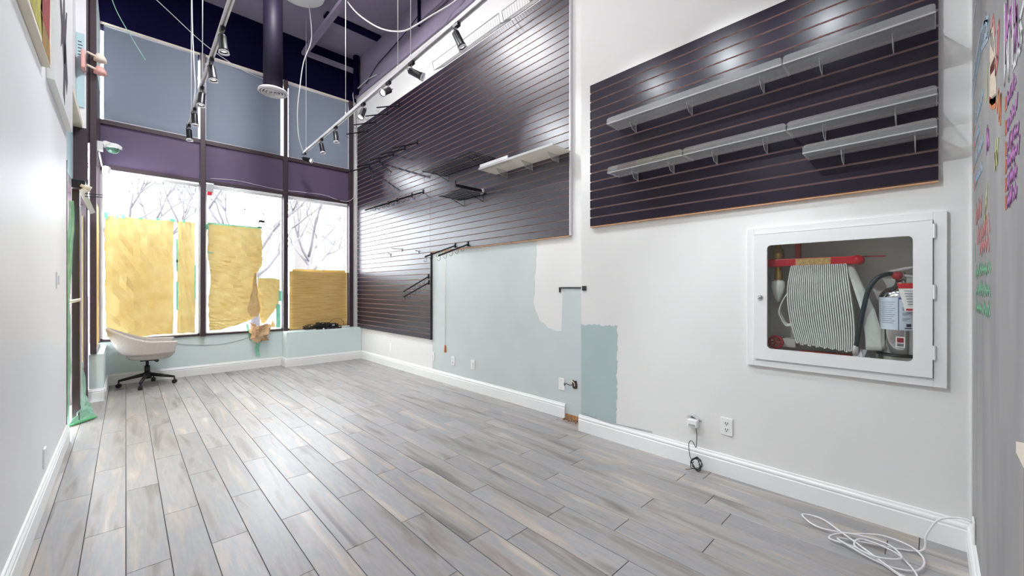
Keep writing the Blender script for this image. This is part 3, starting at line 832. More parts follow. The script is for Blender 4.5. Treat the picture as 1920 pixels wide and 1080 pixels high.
fill_lamp('unseen ceiling fill lamp added over the rear passage', .55, -1.3)

# duct with round diffuser
t = thing('ventilation_duct', 'dark round duct drop with ringed grey diffuser', 'duct', (1.37, 5.885, 3.76))
build(MB().cyl((1.37, 5.885, 3.82), (1.37, 5.885, ZC - .001), .110, .110, 32), 'pipe', mat('dark_duct_paint', (30, 25, 44), .55, spec=.3), t, smooth=True)
df = build(MB().lathe([(.11, .06), (.165, .035), (.172, .015), (.150, .0), (.148, .012)], (1.37, 5.885, 3.765), 36), 'diffuser', M['silver'], t, smooth=True)
for r_ in (.125, .09, .055):
    build(MB().lathe([(r_, .03), (r_ + .012, .004), (r_ - .002, .0), (r_ - .008, .03)], (1.37, 5.885, 3.765), 32), 'ring', M['silver'], df, smooth=True)
build(MB().lathe([(0, .045), (.148, .045)], (1.37, 5.885, 3.765), 32), 'throat', M['black'], df)
build(MB().cyl((1.37, 5.885, 3.735), (1.37, 5.885, 3.80), .012, .012, 10).box(1.30, 1.44, 5.88, 5.89, 3.765, 3.772), 'knob', M['silver'], df)

# beams, conduits, ceiling slot
tag(build(MB().box(2.12, 2.20, 3.0, 7.22, 5.17, 5.23), 'ceiling_beam', M['ceil']), 'narrow plum ceiling beam running towards the window wall', 'beam')
tag(build(MB().box(2.12, 3.06, 7.225, 7.30, 5.16, 5.22), 'ceiling_beam', M['ceil']), 'short plum beam along the bulkhead in the corner', 'beam')
tag(build(MB().box(2.20, 3.06, 6.34, 6.50, ZC - .03, ZC - .001), 'ceiling_grille', M['navy']), 'long dark slot grille on the ceiling', 'grille')
tag(build(MB().tube([(3.045, 5.12, 5.42), (3.045, 5.12, 5.03)], .022, 10), 'conduit', M['navy'], smooth=True), 'short vertical dark conduit high on the right wall', 'conduit')
tag(build(MB().tube([(3.045, 5.10, 5.05), (3.045, 2.6, 5.05)], .018, 10), 'conduit', M['ceil'], smooth=True), 'horizontal dark conduit high on the right wall', 'conduit')
tag(build(MB().tube([(3.0, 7.2, 4.76), (3.0, 7.2, 5.44)], .05, 10), 'conduit', M['navy'], smooth=True), 'dark vertical pipe in the ceiling corner by the window', 'conduit')
tag(build(MB().tube(smooth_path([(3.05, 6.9, 4.85), (3.05, 6.5, 5.0), (3.05, 6.1, 5.05), (3.05, 5.5, 5.12), (3.05, 5.12, 5.2)]), .006, 6), 'cable', M['navy'], smooth=True), 'dark cable curving up the dark upper wall', 'cable')

# ---- tracks
ZT = 3.40
def track(label, x0, y0, x1, y1):
    t = thing('light_track', label, 'track', ((x0 + x1) / 2, (y0 + y1) / 2, ZT), 'ceiling light tracks')
    a, b = Vector((x0, y0, 0)), Vector((x1, y1, 0)); dv = (b - a).normalized(); s = Vector((-dv.y, dv.x, 0))
    def bar(w0, w1, z0, z1):
        q = [a + s * w0, a + s * w1, b + s * w1, b + s * w0]
        return [(p.x, p.y, z0) for p in q], (0, 0, z1 - z0)
    build(MB().prism(*bar(-.018, -.006, ZT - .016, ZT + .016)), 'side_rail', M['silver'], t)
    build(MB().prism(*bar(.006, .018, ZT - .016, ZT + .016)), 'side_rail', M['silver'], t)
    build(MB().prism(*bar(-.006, .006, ZT - .004, ZT + .014)), 'channel', M['wire_g'], t)
    build(MB().box(x1 - .022, x1 + .022, y1 - .03, y1 + .012, ZT - .02, ZT + .02), 'end_cap', M['black'], t)
    return t
def tx(line, y):
    (x0, y0, x1, y1) = line
    return x0 + (x1 - x0) * (y - y0) / (y1 - y0)
TL = (.535, .3, .595, 6.80); TR = (1.865, .3, 2.035, 6.93)
track('left light track hung near the entrance side', *TL)
track('right light track hung beside the slatwall', *TR)

def make_head():
    t = thing('track_spotlight', 'x', 'spotlight', (0, 0, 0), 'black track spotlights')
    ORG[t] = Vector((0, 0, 0))
    build(MB().box(-.016, .016, -.035, .035, -.045, -.016), 'adapter', M['black'], t, bevel=.003)
    build(MB().tube([(0, 0, -.045), (.0, 0, -.085)], .006, 8), 'stem', M['silver'], t, smooth=True)
    cn = build(MB().lathe([(0, .03), (.024, .028), (.030, .02), (.032, -.085), (.036, -.088), (.036, -.105), (.030, -.106), (.028, -.09)], (0, 0, 0), 20), 'lamp_can', M['black'], t, smooth=True, local=True)
    cn.location = (0, 0, -.105)
    build(MB().lathe([(.0, -.098), (.028, -.096)], (0, 0, 0), 18), 'lens', M['lens'], cn, local=True)
    build(MB().lathe([(.0362, -.10), (.040, -.120), (.037, -.121), (.034, -.10)], (0, 0, 0), 18), 'rim', M['silver'], cn, smooth=True, local=True)
    build(MB().tube([(-.036, 0, -.01), (-.04, 0, .02), (-.03, 0, .04), (0, 0, .045), (.03, 0, .04), (.04, 0, .02), (.036, 0, -.01)], .0035, 6), 'yoke', M['black'], cn, smooth=True, local=True)
    return t
head0 = make_head()
first = [True]
def head(line, y, target, label, power=1.0, cone=62):
    if first[0]:
        h_ = head0; first[0] = False
    else:
        h_ = copy_tree(head0)
        for ch in list(h_.children):
            if ch.type == 'LIGHT': bpy.data.objects.remove(ch)
    x = tx(line, y)
    h_.location = (x, y, ZT); h_['label'] = label
    cn = [c for c in h_.children if c.name.startswith('lamp_can')][0]
    piv = Vector((x, y, ZT - .105))
    d = (Vector(target) - piv).normalized()
    cn.rotation_mode = 'QUATERNION'
    cn.rotation_quaternion = (-d).to_track_quat('Z', 'Y')
    l = bpy.data.lights.new('spot', 'SPOT'); l.energy = SPOT_W * power; l.spot_size = R(cone); l.spot_blend = .6; l.shadow_soft_size = .025; l.color = (.90, .965, 1.0)
    o = bpy.data.objects.new('spot_light', l); COL.objects.link(o); o.parent = h_
    o.location = Vector((0, 0, -.105)) + d * .125
    o.rotation_mode = 'QUATERNION'; o.rotation_quaternion = (-d).to_track_quat('Z', 'Y')
    return h_
for i, (y, tg, p) in enumerate(((6.70, (.75, 6.5, 0), 1.0), (6.05, (.70, 5.9, 0), 1.0), (5.36, (.3, 5.1, 0), .8), (4.64, (1.0, 4.4, 0), .8), (4.02, (.9, 4.0, 0), .8), (3.15, (2.2, 1.6, 0.0), .9),
                                 (2.4, (2.4, .9, 0.0), .7), (1.3, (2.85, .05, 0.05), 3.4))):  # last three heads are unseen, added to flood the near right side
    head(TL, y, tg, 'black spotlight on the left track, %s from the window' % ORD[i], p)
RHEADS = ((6.84, (3.0, 5.75, 2.85), 1.0), (6.03, (2.5, 5.6, 0), .8), (5.45, (2.3, 5.3, 0), .8), (4.54, (.6, 3.9, 0), 1.2), (3.89, (-.35, 3.0, 1.5), 1.7), (3.40, (3.03, 2.60, 2.70), 1.0),
          (2.66, (2.72, 2.2, 1.5), .8), (1.90, (2.87, 1.55, 2.5), .5), (1.25, (2.87, .93, 2.5), .75), (.55, (2.87, .40, 2.5), .6))
for i, (y, tg, p) in enumerate(RHEADS):
    head(TR, y, tg, 'black spotlight on the right track, %s from the window' % ORD[i], p, 46 if tg[2] > 2.5 else 62)

# suspension rods
def rod(label, line, y, r_=.004, top=ZC):
    x = tx(line, y)
    t = thing('suspension_rod', label, 'rod', (x, y, ZT + .016), 'track suspension rods')
    build(MB().cyl((x, y, ZT + .017), (x, y, top - .001), r_, r_, 8), 'rod', M['wire_w'], t, smooth=True)
    build(MB().cyl((x, y, ZT + .017), (x, y, ZT + .06), r_ * 2.2, r_ * 1.6, 8), 'coupler', M['silver'], t, smooth=True)
for i, y in enumerate((6.77, 5.09, 3.68, 3.42)):
    rod('white rod holding the right track, %s from the window' % ORD[i], TR, y)
for i, y in enumerate((6.42, 5.30)):
    rod('white rod holding the left track, %s from the window' % ORD[i], TL, y)
def cable(name, label, pts, r_, m_, cat='cable', k=6, n=6):
    return tag(build(MB().tube([tuple(p) for p in smooth_path(pts, k)], r_, n), name, m_, smooth=True), label, cat)
cable('cable', 'white feed cable dropping from the ceiling disc to the right track end', [(1.93, 6.30, 5.38), (1.96, 6.30, 5.10), (1.98, 6.38, 4.90), (1.90, 6.45, 4.6), (1.86, 6.5, 4.2), (1.86, 6.6, 3.9), (1.92, 6.75, 3.6), (2.03, 6.92, 3.43)], .007, M['wire_w'])
cable('cable', 'white feed cable hanging loosely by the left track end', [(.60, 6.35, 5.44), (.59, 6.35, 5.0), (.60, 6.4, 4.5), (.62, 6.45, 4.1), (.64, 6.55, 3.75), (.60, 6.76, 3.43)], .007, M['wire_w'])
cable('cable', 'thick white cable sagging across the dark ceiling', [(2.15, 5.6, 5.30), (2.20, 5.5, 5.12), (2.25, 5.3, 4.9), (2.38, 5.1, 4.72), (2.5, 4.95, 4.64), (2.62, 4.8, 4.62), (2.72, 4.7, 4.68), (2.85, 4.5, 4.78), (2.98, 4.2, 4.86), (3.04, 3.9, 4.92)], .009, M['wire_w'])
cable('cable', 'thin white wire strung across the bulkhead', [(-.1, 7.0, 5.44), (.1, 7.05, 5.2), (.45, 7.1, 4.95), (.85, 7.2, 4.72), (1.3, 7.32, 4.60), (1.7, 7.32, 4.55)], .005, M['wire_w'])
cable('cable', 'loose pale wire dangling in front of the left shade', [(-.22, 6.6, 5.0), (-.16, 6.6, 4.78), (-.08, 6.6, 4.50), (.06, 6.6, 4.22), (.17, 6.6, 4.02)], .0045, M['film'])
cable('cable', 'white cable bending down in the ceiling corner by the slatwall', [(3.04, 7.30, 3.6), (3.03, 7.31, 4.2), (3.0, 7.30, 4.62), (2.98, 7.28, 4.80), (3.02, 7.1, 4.86), (3.05, 6.8, 4.9), (3.06, 6.5, 4.86)], .008, M['wire_w'])
cable('cable', 'thin white cord tacked along the window header', [(.90, 7.35, 2.87), (1.2, 7.35, 2.90), (1.5, 7.35, 2.88), (1.8, 7.35, 2.86), (2.2, 7.30, 2.87), (2.5, 7.34, 2.88), (2.75, 7.34, 2.83), (2.90, 7.30, 2.83), (3.0, 7.29, 2.95), (3.03, 7.31, 3.3)], .004, M['wire_w'])

# ================================================================== SMALL WALL DEVICES
def outlet(label, x, y, z, kind, nrm=-1, s=1.0):
    t = thing('wall_plate', label, 'wall plate', (x, y, z - .06), 'white wall plates')
    w2, h2 = .037 * s, .058 * s
    x0, x1 = sorted((x, x + nrm * .008))
    build(MB().box(x0, x1, y - w2, y + w2, z - h2, z + h2), 'cover', M['plate'], t, bevel=.003)
    xs = x + nrm * .009
    if kind == 'duplex':
        for dz in (-.021, .021):
            b = build(MB().box(min(xs, xs - nrm * .002), max(xs, xs - nrm * .002) + .0001, y - .017, y + .017, z + dz - .014, z + dz + .014), 'socket', M['plate'], t)
            sl = MB()
            for dy in (-.007, .007): sl.box(xs + nrm * .0012 - .0006, xs + nrm * .0012 + .0006, y + dy - .0018, y + dy + .0018, z + dz - .002, z + dz + .008)
            sl.box(xs + nrm * .0012 - .0006, xs + nrm * .0012 + .0006, y - .003, y + .003, z + dz - .010, z + dz - .005)
            build(sl, 'slots', M['slot'], b)
    elif kind == 'switch':
        build(MB().box(min(xs, xs + nrm * .006), max(xs, xs + nrm * .006), y - .012, y + .012, z - .03, z + .03), 'rocker', M['plate'], t)
    else:
        sl = MB()
        for dz in (-.04, .04): sl.cyl((xs, y, z + dz), (xs + nrm * .001, y, z + dz), .0035, .0035, 8)
        build(sl, 'screws', M['silver'], t)
    return t
outlet('white blank plate low under the far slatwall corner', XF, 6.017, .315, 'blank')
outlet('white decorator plate just right of the slatwall trim', XF, 4.785, .318, 'switch')
outlet('white duplex outlet beside the pull cord', XF, 4.311, .317, 'duplex')
outlet('white blank plate on the blue-grey wall, right of the outlet', XF, 3.899, .320, 'switch')
outlet('white blank plate by the open junction hole', XF, 2.505, .323, 'blank')
outlet('white duplex outlet on the white wall under the slatwall', XR, .956, .331, 'duplex')
outlet('light switch plate on the left wall', XL, 4.237, 1.31, 'switch', 1)
outlet('blank plate low on the left wall', XL, 3.629, .255, 'blank', 1)
# open junction box + wires
jb = thing('junction_box', 'open junction hole with loose wires in the blue-grey wall', 'junction box', (XF, 2.348, .30))
build(MB().prism([(XF - .005, y, z) for y, z in ((2.32, .31), (2.318, .35), (2.328, .384), (2.35, .378), (2.372, .386), (2.379, .345), (2.37, .308), (2.345, .303))], (.0035, 0, 0)), 'hole', mat('torn_hole', (84, 66, 52), .9, rgb2=(30, 26, 26), scale=70), jb)
build(MB().tube(smooth_path([(XF - .01, 2.345, .33), (XF - .03, 2.335, .365), (XF - .035, 2.36, .38), (XF - .02, 2.37, .35)]), .005, 6), 'wire', M['cream'], jb, smooth=True)
build(MB().tube(smooth_path([(XF - .01, 2.47, .34), (XF - .03, 2.45, .325), (XF - .03, 2.43, .345), (XF - .02, 2.40, .335), (XF - .01, 2.36, .34)]), .004, 6), 'wire', M['wire_k'], jb, smooth=True)
# data port with cable coil
dp = thing('data_port', 'white data jack pulled out of the wall with plaster chips', 'data jack', (XR, 1.166, .29))
build(MB().box(XR - .05, XR - .002, 1.135, 1.20, .285, .335), 'jack', M['plate'], dp, bevel=.004)
build(MB().box(XR - .052, XR - .049, 1.145, 1.19, .293, .306), 'port', M['wire_g'], dp)
build(MB().prism([(XR - .012, 1.12, .335), (XR - .012, 1.165, .365), (XR - .012, 1.205, .355), (XR - .012, 1.225, .34)], (.010, 0, 0)), 'flange', M['silver'], dp)
build(MB().prism([(XR - .014, 1.15, .338), (XR - .014, 1.18, .352), (XR - .014, 1.195, .343)], (.001, 0, 0)), 'hole', M['slot'], dp)
rnd = random.Random(2)
pts = [(XR - .035, 1.145, .285), (XR - .045, 1.135, .24), (XR - .05, 1.135, .19), (XR - .045, 1.14, .15), (XR - .05, 1.165, .19), (XR - .055, 1.185, .17), (XR - .05, 1.18, .08), (XR - .06, 1.15, .05)]
for i in range(26):
    a = i * 1.15
    pts.append((XR - .07 + .02 * math.sin(i * 2.1), 1.128 + .034 * math.cos(a) + rnd.uniform(-.008, .008), .046 + .040 * math.sin(a) + rnd.uniform(-.006, .006)))
pts += [(XR - .10, 1.16, .012), (XR - .11, 1.185, .006)]
cable('cable', 'coiled black cable hanging from the pulled-out data jack', pts, .0024, M['wire_k'], k=4, n=5)
cable('cable', 'thin grey cable trailing along the baseboard top', [(XR - .004, 2.12, .170), (XR - .006, 2.0, .15), (XR - .010, 1.85, .145), (XR - .008, 1.7, .152), (XR - .006, 1.58, .158), (XR - .012, 1.48, .164)], .0035, M['wire_g'])
# pull cord
pc = thing('pull_cord', 'thin cord with an orange-brown handle hanging on the blue-grey wall', 'cord', (XF - .012, 4.48, .40))
build(MB().tube([(XF - .012, 4.48, .50), (XF - .012, 4.48, 1.75)], .003, 6), 'cord', M['cream'], pc, smooth=True)
build(MB().lathe([(0, .0), (.010, .002), (.011, .06), (.008, .098), (0, .10)], (XF - .012, 4.48, .405), 12), 'handle', M['orange'], pc, smooth=True)

# white cable heap on floor near the chalk wall + plate
t = outlet('white plate at the foot of the chalkboard wall', 0, 0, 0, 'blank')
bpy.data.objects.remove([c for c in t.children if c.name.startswith('screws')][0])
cv = [c for c in t.children][0]
t.location = (2.69, YC, .10)
cv.data = cv.data.copy()
cv.data.transform(Matrix.Rotation(R(90), 4, 'Z') @ Matrix.Translation((0, 0, -.0)))
cv.rotation_euler = (0, 0, 0); 
cv.data.transform(Matrix.Translation((0, .009, .02)))
heap = [(2.688, YC + .012, .225), (2.70, YC + .05, .222), (2.72, YC + .11, .18), (2.725, YC + .15, .09), (2.71, YC + .17, .012), (2.62, .20, .012), (2.55, .32, .018), (2.50, .30, .026), (2.46, .16, .012), (2.50, .06, .012), (2.60, .03, .02),
        (2.68, .07, .03), (2.70, .18, .03), (2.62, .30, .022), (2.60, .42, .012), (2.68, .50, .012), (2.70, .42, .016), (2.60, .33, .03), (2.48, .20, .03), (2.42, .10, .014), (2.46, .05, .014), (2.56, .12, .034), (2.58, .24, .036), (2.50, .26, .03),
        (2.46, .18, .034), (2.52, .10, .04), (2.62, .16, .036), (2.60, .30, .03), (2.52, .36, .014), (2.50, .24, .02), (2.40, .08, .01), (2.33, .0, .009), (2.28, -.02, .008)]
cable('cable', 'tangled white cable heaped on the floor by the chalkboard wall', heap, .0042, M['wire_w'], k=6, n=7)

# ---- alarm, camera, sensors, emergency lamp
t = thing('alarm_beacon', 'grey and red alarm beacon on the second mullion', 'alarm', (.882, 7.32, 2.6))
build(MB().box(.845, .925, 7.29, 7.333, 2.665, 2.77), 'body', mat('grey_plastic', (170, 170, 172), .5), t, bevel=.006)
build(MB().box(.84, .93, 7.285, 7.333, 2.77, 2.79), 'mount', M['plate'], t)
build(MB().box(.858, .912, 7.295, 7.333, 2.615, 2.664), 'lens', M['red'], t, bevel=.006)
t = thing('security_camera', 'white dome security camera on a wall arm above the entrance', 'camera', (-.16, 6.9, 2.9))
cxp = (-.13, 6.85)
build(MB().box(-.236, -.19, 6.55, 6.64, 2.83, 2.93).tube([(-.20, 6.60, 2.90), (-.17, 6.66, 2.945), (-.14, 6.72, 2.95)], .028, 10), 'arm', M['plate'], t, smooth=False)
dm = build(MB().lathe([(0, .055), (.05, .05), (.078, .03), (.08, 0), (.07, -.01)], (-.11, 6.76, 2.925), 24), 'housing', M['plate'], t, smooth=True)
build(MB().lathe([(.066, 0), (.058, -.028), (.035, -.05), (0, -.058)], (-.11, 6.76, 2.917), 24), 'dome', mat('tinted_dome', (90, 130, 110), .1), dm, smooth=True)
t = thing('motion_sensor', 'small white motion sensor under the security camera', 'sensor', (-.17, 6.7, 2.6))
build(MB().tube([(-.225, 6.62, 2.84), (-.20, 6.70, 2.68)], .008, 6), 'bracket', M['plate'], t)
build(MB().lathe([(0, .0), (.03, .004), (.036, .02), (.036, .08), (.02, .095), (0, .098)], (-.165, 6.74, 2.60), 16), 'body', M['plate'], t, smooth=True)
t = thing('emergency_light', 'emergency light with two round lamp heads by the entrance', 'emergency light', (-.27, 6.3, 3.6))
build(MB().box(-.345, -.315, 6.24, 6.395, 3.60, 3.80), 'housing', M['peach'], t, bevel=.01)
for (z, m_) in ((3.80, M['cream']), (3.66, M['peach'])):
    hd = build(MB().tube([(-.30, 6.30, z), (-.235, 6.36, z)], .012, 8), 'arm', M['cream'], t, smooth=True)
    build(MB().lathe([(0, .05), (.03, .045), (.05, .0), (.055, -.035), (.045, -.037), (0, -.02)], (-.205, 6.38, z), 20), 'lamp_head', m_, hd, smooth=True)
t = thing('notice_sheet', 'pale teal notice panel on the wall above the entrance', 'notice', (-.36, 6.39, 3.2))
build(MB().box(-.388, -.325, 6.388, 6.398, 3.22, 4.02), 'panel', M['teal'], t)
ln = MB()
for i in range(5): ln.box(-.375, -.345 + .006 * (i % 2), 6.3872, 6.3878, 3.92 - .035 * i, 3.93 - .035 * i)
build(ln, 'printed_lines', M['mullion'], t)

# ---- canvases on left wall
def canvas(label, y0, y1, z0, z1, base, strokes):
    t = thing('wall_canvas', label, 'painting', (XL + .02, (y0 + y1) / 2, z0), 'canvases on the left wall')
    build(MB().box(XL + .001, XL + .035, y0, y1, z0, z1), 'stretched_canvas', base, t)
    for m_, pts in strokes:
        build(MB().prism([(XL + .0352, y0 + (y1 - y0) * a, z0 + (z1 - z0) * b) for a, b in pts], (.0012, 0, 0)), 'brush_area', m_, t)
lime = mat('lime_green_paint', (190, 194, 84), .6, rgb2=(150, 130, 60), scale=12, stretch=(1, 4, 1))
rust = mat('rust_red_paint', (170, 66, 54), .6, rgb2=(130, 60, 70), scale=10, stretch=(1, 4, 1))
olive = mat('olive_brown_paint', (130, 112, 60), .6, rgb2=(170, 120, 60), scale=18)
ink = mat('dark_ink', (96, 84, 96), .7, rgb2=(60, 52, 64), scale=30)
pinkp = mat('pale_pink_paint', (232, 196, 206), .7)
canvas('green and rust-red abstract canvas high on the left wall', 2.35, 3.55, 2.53, 3.75, M['cream'],
       ((lime, [(.02, .02), (.72, .02), (.70, .3), (.66, .6), (.62, 1), (.02, 1)]), (rust, [(.66, .12), (.94, .10), (.97, .45), (.95, 1), (.64, 1), (.69, .6), (.73, .3)]),
        (olive, [(.72, .005), (.97, .005), (.95, .098), (.66, .115)])))
canvas('white canvas with a dark ink figure high on the left wall', 3.72, 4.87, 2.53, 3.75, M['base'],
       ((ink, [(.40, .06), (.48, .02), (.52, .2), (.60, .12), (.66, .22), (.60, .32), (.55, .42), (.62, .62), (.56, .60), (.50, .50), (.46, .72), (.40, 1.0), (.36, .98), (.42, .66), (.38, .48), (.28, .58), (.22, .52), (.30, .40), (.28, .28), (.36, .34), (.42, .22)]),
        (pinkp, [(.45, .24), (.52, .28), (.51, .38), (.46, .40)])))

# ================================================================== HOSE CABINET
hc = thing('hose_cabinet', 'white recessed fire hose cabinet with glass door', 'cabinet', (XR, .39, .765))
fo_ = MB()
oy0, oy1, oz0, oz1 = -.044, .831, .765, 1.632
iy0, iy1, iz0, iz1 = .002, .789, .807, 1.591
for (a, b, c, d) in ((oy0, iy0, oz0, oz1), (iy1, oy1, oz0, oz1), (iy0, iy1, oz0, iz0), (iy0, iy1, iz1, oz1)): fo_.box(XR - .022, XR - .001, a, b, c, d)
build(fo_, 'outer_frame', M['cabwhite'], hc, bevel=.002)
gy0, gy1, gz0, gz1 = .074, .715, .880, 1.518
def rrect(y0, y1, z0, z1, r_, n=5):
    out = []
    for (cy_, cz_, a0) in ((y1 - r_, z1 - r_, 0), (y0 + r_, z1 - r_, 90), (y0 + r_, z0 + r_, 180), (y1 - r_, z0 + r_, 270)):
        for i in range(n + 1):
            a = R(a0 + 90 * i / n); out.append((cy_ + r_ * math.cos(a), cz_ + r_ * math.sin(a)))
    return out
dr = MB()
inn = rrect(gy0, gy1, gz0, gz1, .022); oy = []
for (y, z) in inn:
    # project outward to the door rectangle
    cy_, cz_ = (gy0 + gy1) / 2, (gz0 + gz1) / 2
    dy0, dy1, dz0, dz1 = .005, .786, .810, 1.588
    ty = ((dy1 - cy_) if y > cy_ else (cy_ - dy0)) / abs(y - cy_); tz = ((dz1 - cz_) if z > cz_ else (cz_ - dz0)) / abs(z - cz_)
    k = min(ty, tz); oy.append((cy_ + (y - cy_) * k, cz_ + (z - cz_) * k))
# insert exact corners by snapping nearest
for (qy, qz) in ((dy1, dz1), (dy0, dz1), (dy0, dz0), (dy1, dz0)):
    i = min(range(len(oy)), key=lambda j: (oy[j][0] - qy) ** 2 + (oy[j][1] - qz) ** 2); oy[i] = (qy, qz)
n = len(inn)
for x in (XR - .034, XR - .016):
    for p in inn: dr.v.append((x, *p))
    for p in oy: dr.v.append((x, *p))
for i in range(n):
    j = (i + 1) % n
    dr.face([i, j, n + j, n + i]); dr.face([2 * n + i, 3 * n + i, 3 * n + j, 2 * n + j])
    dr.face([i, 2 * n + i, 2 * n + j, j]); dr.face([n + i, n + j, 3 * n + j, 3 * n + i])
dd = build(dr, 'door', M['cabwhite'], hc)
build(MB().prism([(XR - .026, *p) for p in inn], (.004, 0, 0)), 'glass', M['cabglass'], dd)
build(MB().lathe([(.0, .012), (.008, .012), (.014, .008), (.016, 0)], (0, 0, 0), 18), 'lock', M['chrome'], dd, smooth=True, local=True)
lk = [c for c in dd.children if c.name.startswith('lock')][0]
lk.rotation_euler = (0, R(-90), 0); lk.location = Vector((XR - .034, .752, 1.195)) - ORG[hc]
hg = MB()
for z in (.90, 1.20, 1.50): hg.cyl((XR - .03, .0, z), (XR - .03, .0, z + .07), .006, .006, 8)
build(hg, 'hinge', M['cabwhite'], dd)
ln_ = MB()
X1 = 3.148
ln_.box(X1 - .004, X1, CY0 + .003, CY1 - .003, CZ0 + .003, CZ1 - .003).box(XR, X1, CY0 + .002, CY0 + .004, CZ0 + .003, CZ1 - .003).box(XR, X1, CY1 - .004, CY1 - .002, CZ0 + .003, CZ1 - .003)
ln_.box(XR, X1, CY0 + .003, CY1 - .003, CZ0 + .002, CZ0 + .004).box(XR, X1, CY0 + .003, CY1 - .003, CZ1 - .004, CZ1 - .002)
build(ln_, 'lining', M['cabin'], hc)
# hose rack
rk = thing('hose_rack', 'red hose rack bar with brass-coloured label inside the cabinet', 'hose rack', (2.99, .5, 1.39))
build(MB().box(2.955, 3.03, .294, .735, 1.390, 1.436), 'bar', M['red'], rk, bevel=.006)
build(MB().cyl((2.95, .296, 1.413), (3.035, .296, 1.413), .026, .026, 16), 'bar_end', M['red'], rk, smooth=True)
build(MB().box(2.953, 2.956, .415, .585, 1.394, 1.432), 'label_strip', mat('tan_label', (216, 178, 110), .6, var=.2, scale=60), rk)
build(MB().tube([(2.99, .28, 1.432), (2.985, .18, 1.428)], .004, 6), 'latch_pin', M['redd'], rk)
build(MB().box(3.0, 3.05, .572, .597, 1.436, 1.558), 'hanger', M['redd'], rk)
# hose folds
hp = []
nf = 14
yt0, yt1, yb0, yb1 = .600, .345, .565, .335
def fold_y(s, z):      # s 0..1 across the stack, z height
    q = (1.40 - z) / .50
    base = (yt0 + (yt1 - yt0) * s)
    wave = .012 * math.sin(q * 4.6 + .3) * (1 - .4 * s) + (.020 * (1 - s) * (-1 if q > .72 else 0) * (q - .72) * 3)
    spread = .03 * s * q - .004 * q
    return base + wave - spread * .9 + .016 * math.sin(q * math.pi) * (1 - 2 * s)
path = []
NS = 22
for i in range(nf * 2 + 1):
    s = i / (nf * 2)
    zt = 1.392; zb = .905 - .012 * s + .012 * (1 - s) + .006 * math.sin(i * 1.7)
    zs = [zt + (zb - zt) * k / NS for k in range(NS + 1)]
    if i % 2: zs = zs[::-1]
    for z in zs: path.append((fold_y(s, z), z))
mb = MB(); th = .0056
for i, (y, z) in enumerate(path):
    a = path[max(i - 1, 0)]; b = path[min(i + 1, len(path) - 1)]
    dx, dz = b[0] - a[0], b[1] - a[1]; L = math.hypot(dx, dz) or 1
    ny_, nz_ = -dz / L * th / 2, dx / L * th / 2
    for sx in (2.955, 3.03):
        mb.v.append((sx, y + ny_, z + nz_)); mb.v.append((sx, y - ny_, z - nz_))
for i in range(len(path) - 1):
    a = i * 4; b = a + 4
    for (p, q) in ((0, 1), (1, 3), (3, 2), (2, 0)): mb.face([a + p, a + q, b + q, b + p])
ho = thing('fire_hose', 'white canvas fire hose folded in vertical pleats on the rack', 'hose', (2.99, .47, .9))
build(mb, 'pleats', M['hose'], ho)
tl = MB()
def hosetail(a, b):
    pts = [(.345, 1.39, 2.97), (.31, 1.26, 2.97), (.275, 1.13, 2.97), (.255, 1.0, 2.975), (.25, .91, 2.98)]
    t_ = b * (len(pts) - 1); i = min(int(t_), len(pts) - 2); q = t_ - i
    y = pts[i][0] + (pts[i + 1][0] - pts[i][0]) * q; z = pts[i][1] + (pts[i + 1][1] - pts[i][1]) * q; x = pts[i][2]
    wd = .030 + .055 * b
    return (x + .02 * a, y + wd * (a - .15) * -1 + .0 , z)
tl.grid(hosetail, 3, 14)
build(tl, 'tail', M['hose'], ho, solid=.004, smooth=True)
lp = [(2.965, .604, 1.23), (2.96, .63, 1.215), (2.955, .655, 1.17), (2.955, .672, 1.11), (2.955, .662, 1.07), (2.958, .635, 1.02), (2.962, .60, 1.03)]
lm = MB()
sp = smooth_path(lp, 6)
lm.grid(lambda a, b: Vector(sp[round(b * (len(sp) - 1))]) + Vector((.03 * a, 0, .012 * a)), 1, len(sp) - 1)
build(lm, 'loop', M['hose'], ho, solid=.006)
nz = thing('hose_nozzle', 'white hose coupling hanging from a brass valve in the cabinet', 'nozzle', (3.02, .69, 1.17))
build(MB().lathe([(0, 0), (.012, .01), (.03, .06), (.037, .10), (.035, .13), (.022, .14)], (3.01, .688, 1.165), 18), 'cover', M['hose'], nz, smooth=True)
build(MB().lathe([(.018, 0), (.022, .01), (.022, .05), (.018, .06), (.018, .085)], (3.01, .688, 1.305), 18), 'coupling', M['brass'], nz, smooth=True)
build(MB().lathe([(.03, 0), (.034, .02), (.03, .06), (.02, .07), (.02, .12)], (3.01, .688, 1.437), 18), 'valve_body', M['brass'], nz, smooth=True)
vw = thing('valve_wheel', 'round red valve wheel in the lower corner of the cabinet', 'valve', (3.0, .695, .86))
ringp = [(2.985, .695 + .036 * math.cos(2 * math.pi * i / 24), .912 + .036 * math.sin(2 * math.pi * i / 24)) for i in range(24)]
build(MB().tube(ringp, .008, 8, closed=True), 'wheel_rim', M['redd'], vw, smooth=True)
sp_ = MB()
for i in range(3):
    a = math.pi * i / 3
    sp_.tube([(2.985, .695 + .034 * math.cos(a), .912 + .034 * math.sin(a)), (2.985, .695 - .034 * math.cos(a), .912 - .034 * math.sin(a))], .006, 6)
build(sp_, 'spokes', M['redd'], vw)
build(MB().cyl((2.98, .695, .912), (3.10, .695, .912), .012, .012, 12), 'spindle', M['brass'], vw, smooth=True)
build(MB().box(3.03, 3.10, .60, .67, .88, .935), 'valve_block', M['cabin'], vw, bevel=.005)
tag(build(MB().box(2.975, 3.04, .33, .57, .842, .872), 'hose_tray', M['redd'], bevel=.004), 'dull red bar along the cabinet floor under the hose', 'bar')

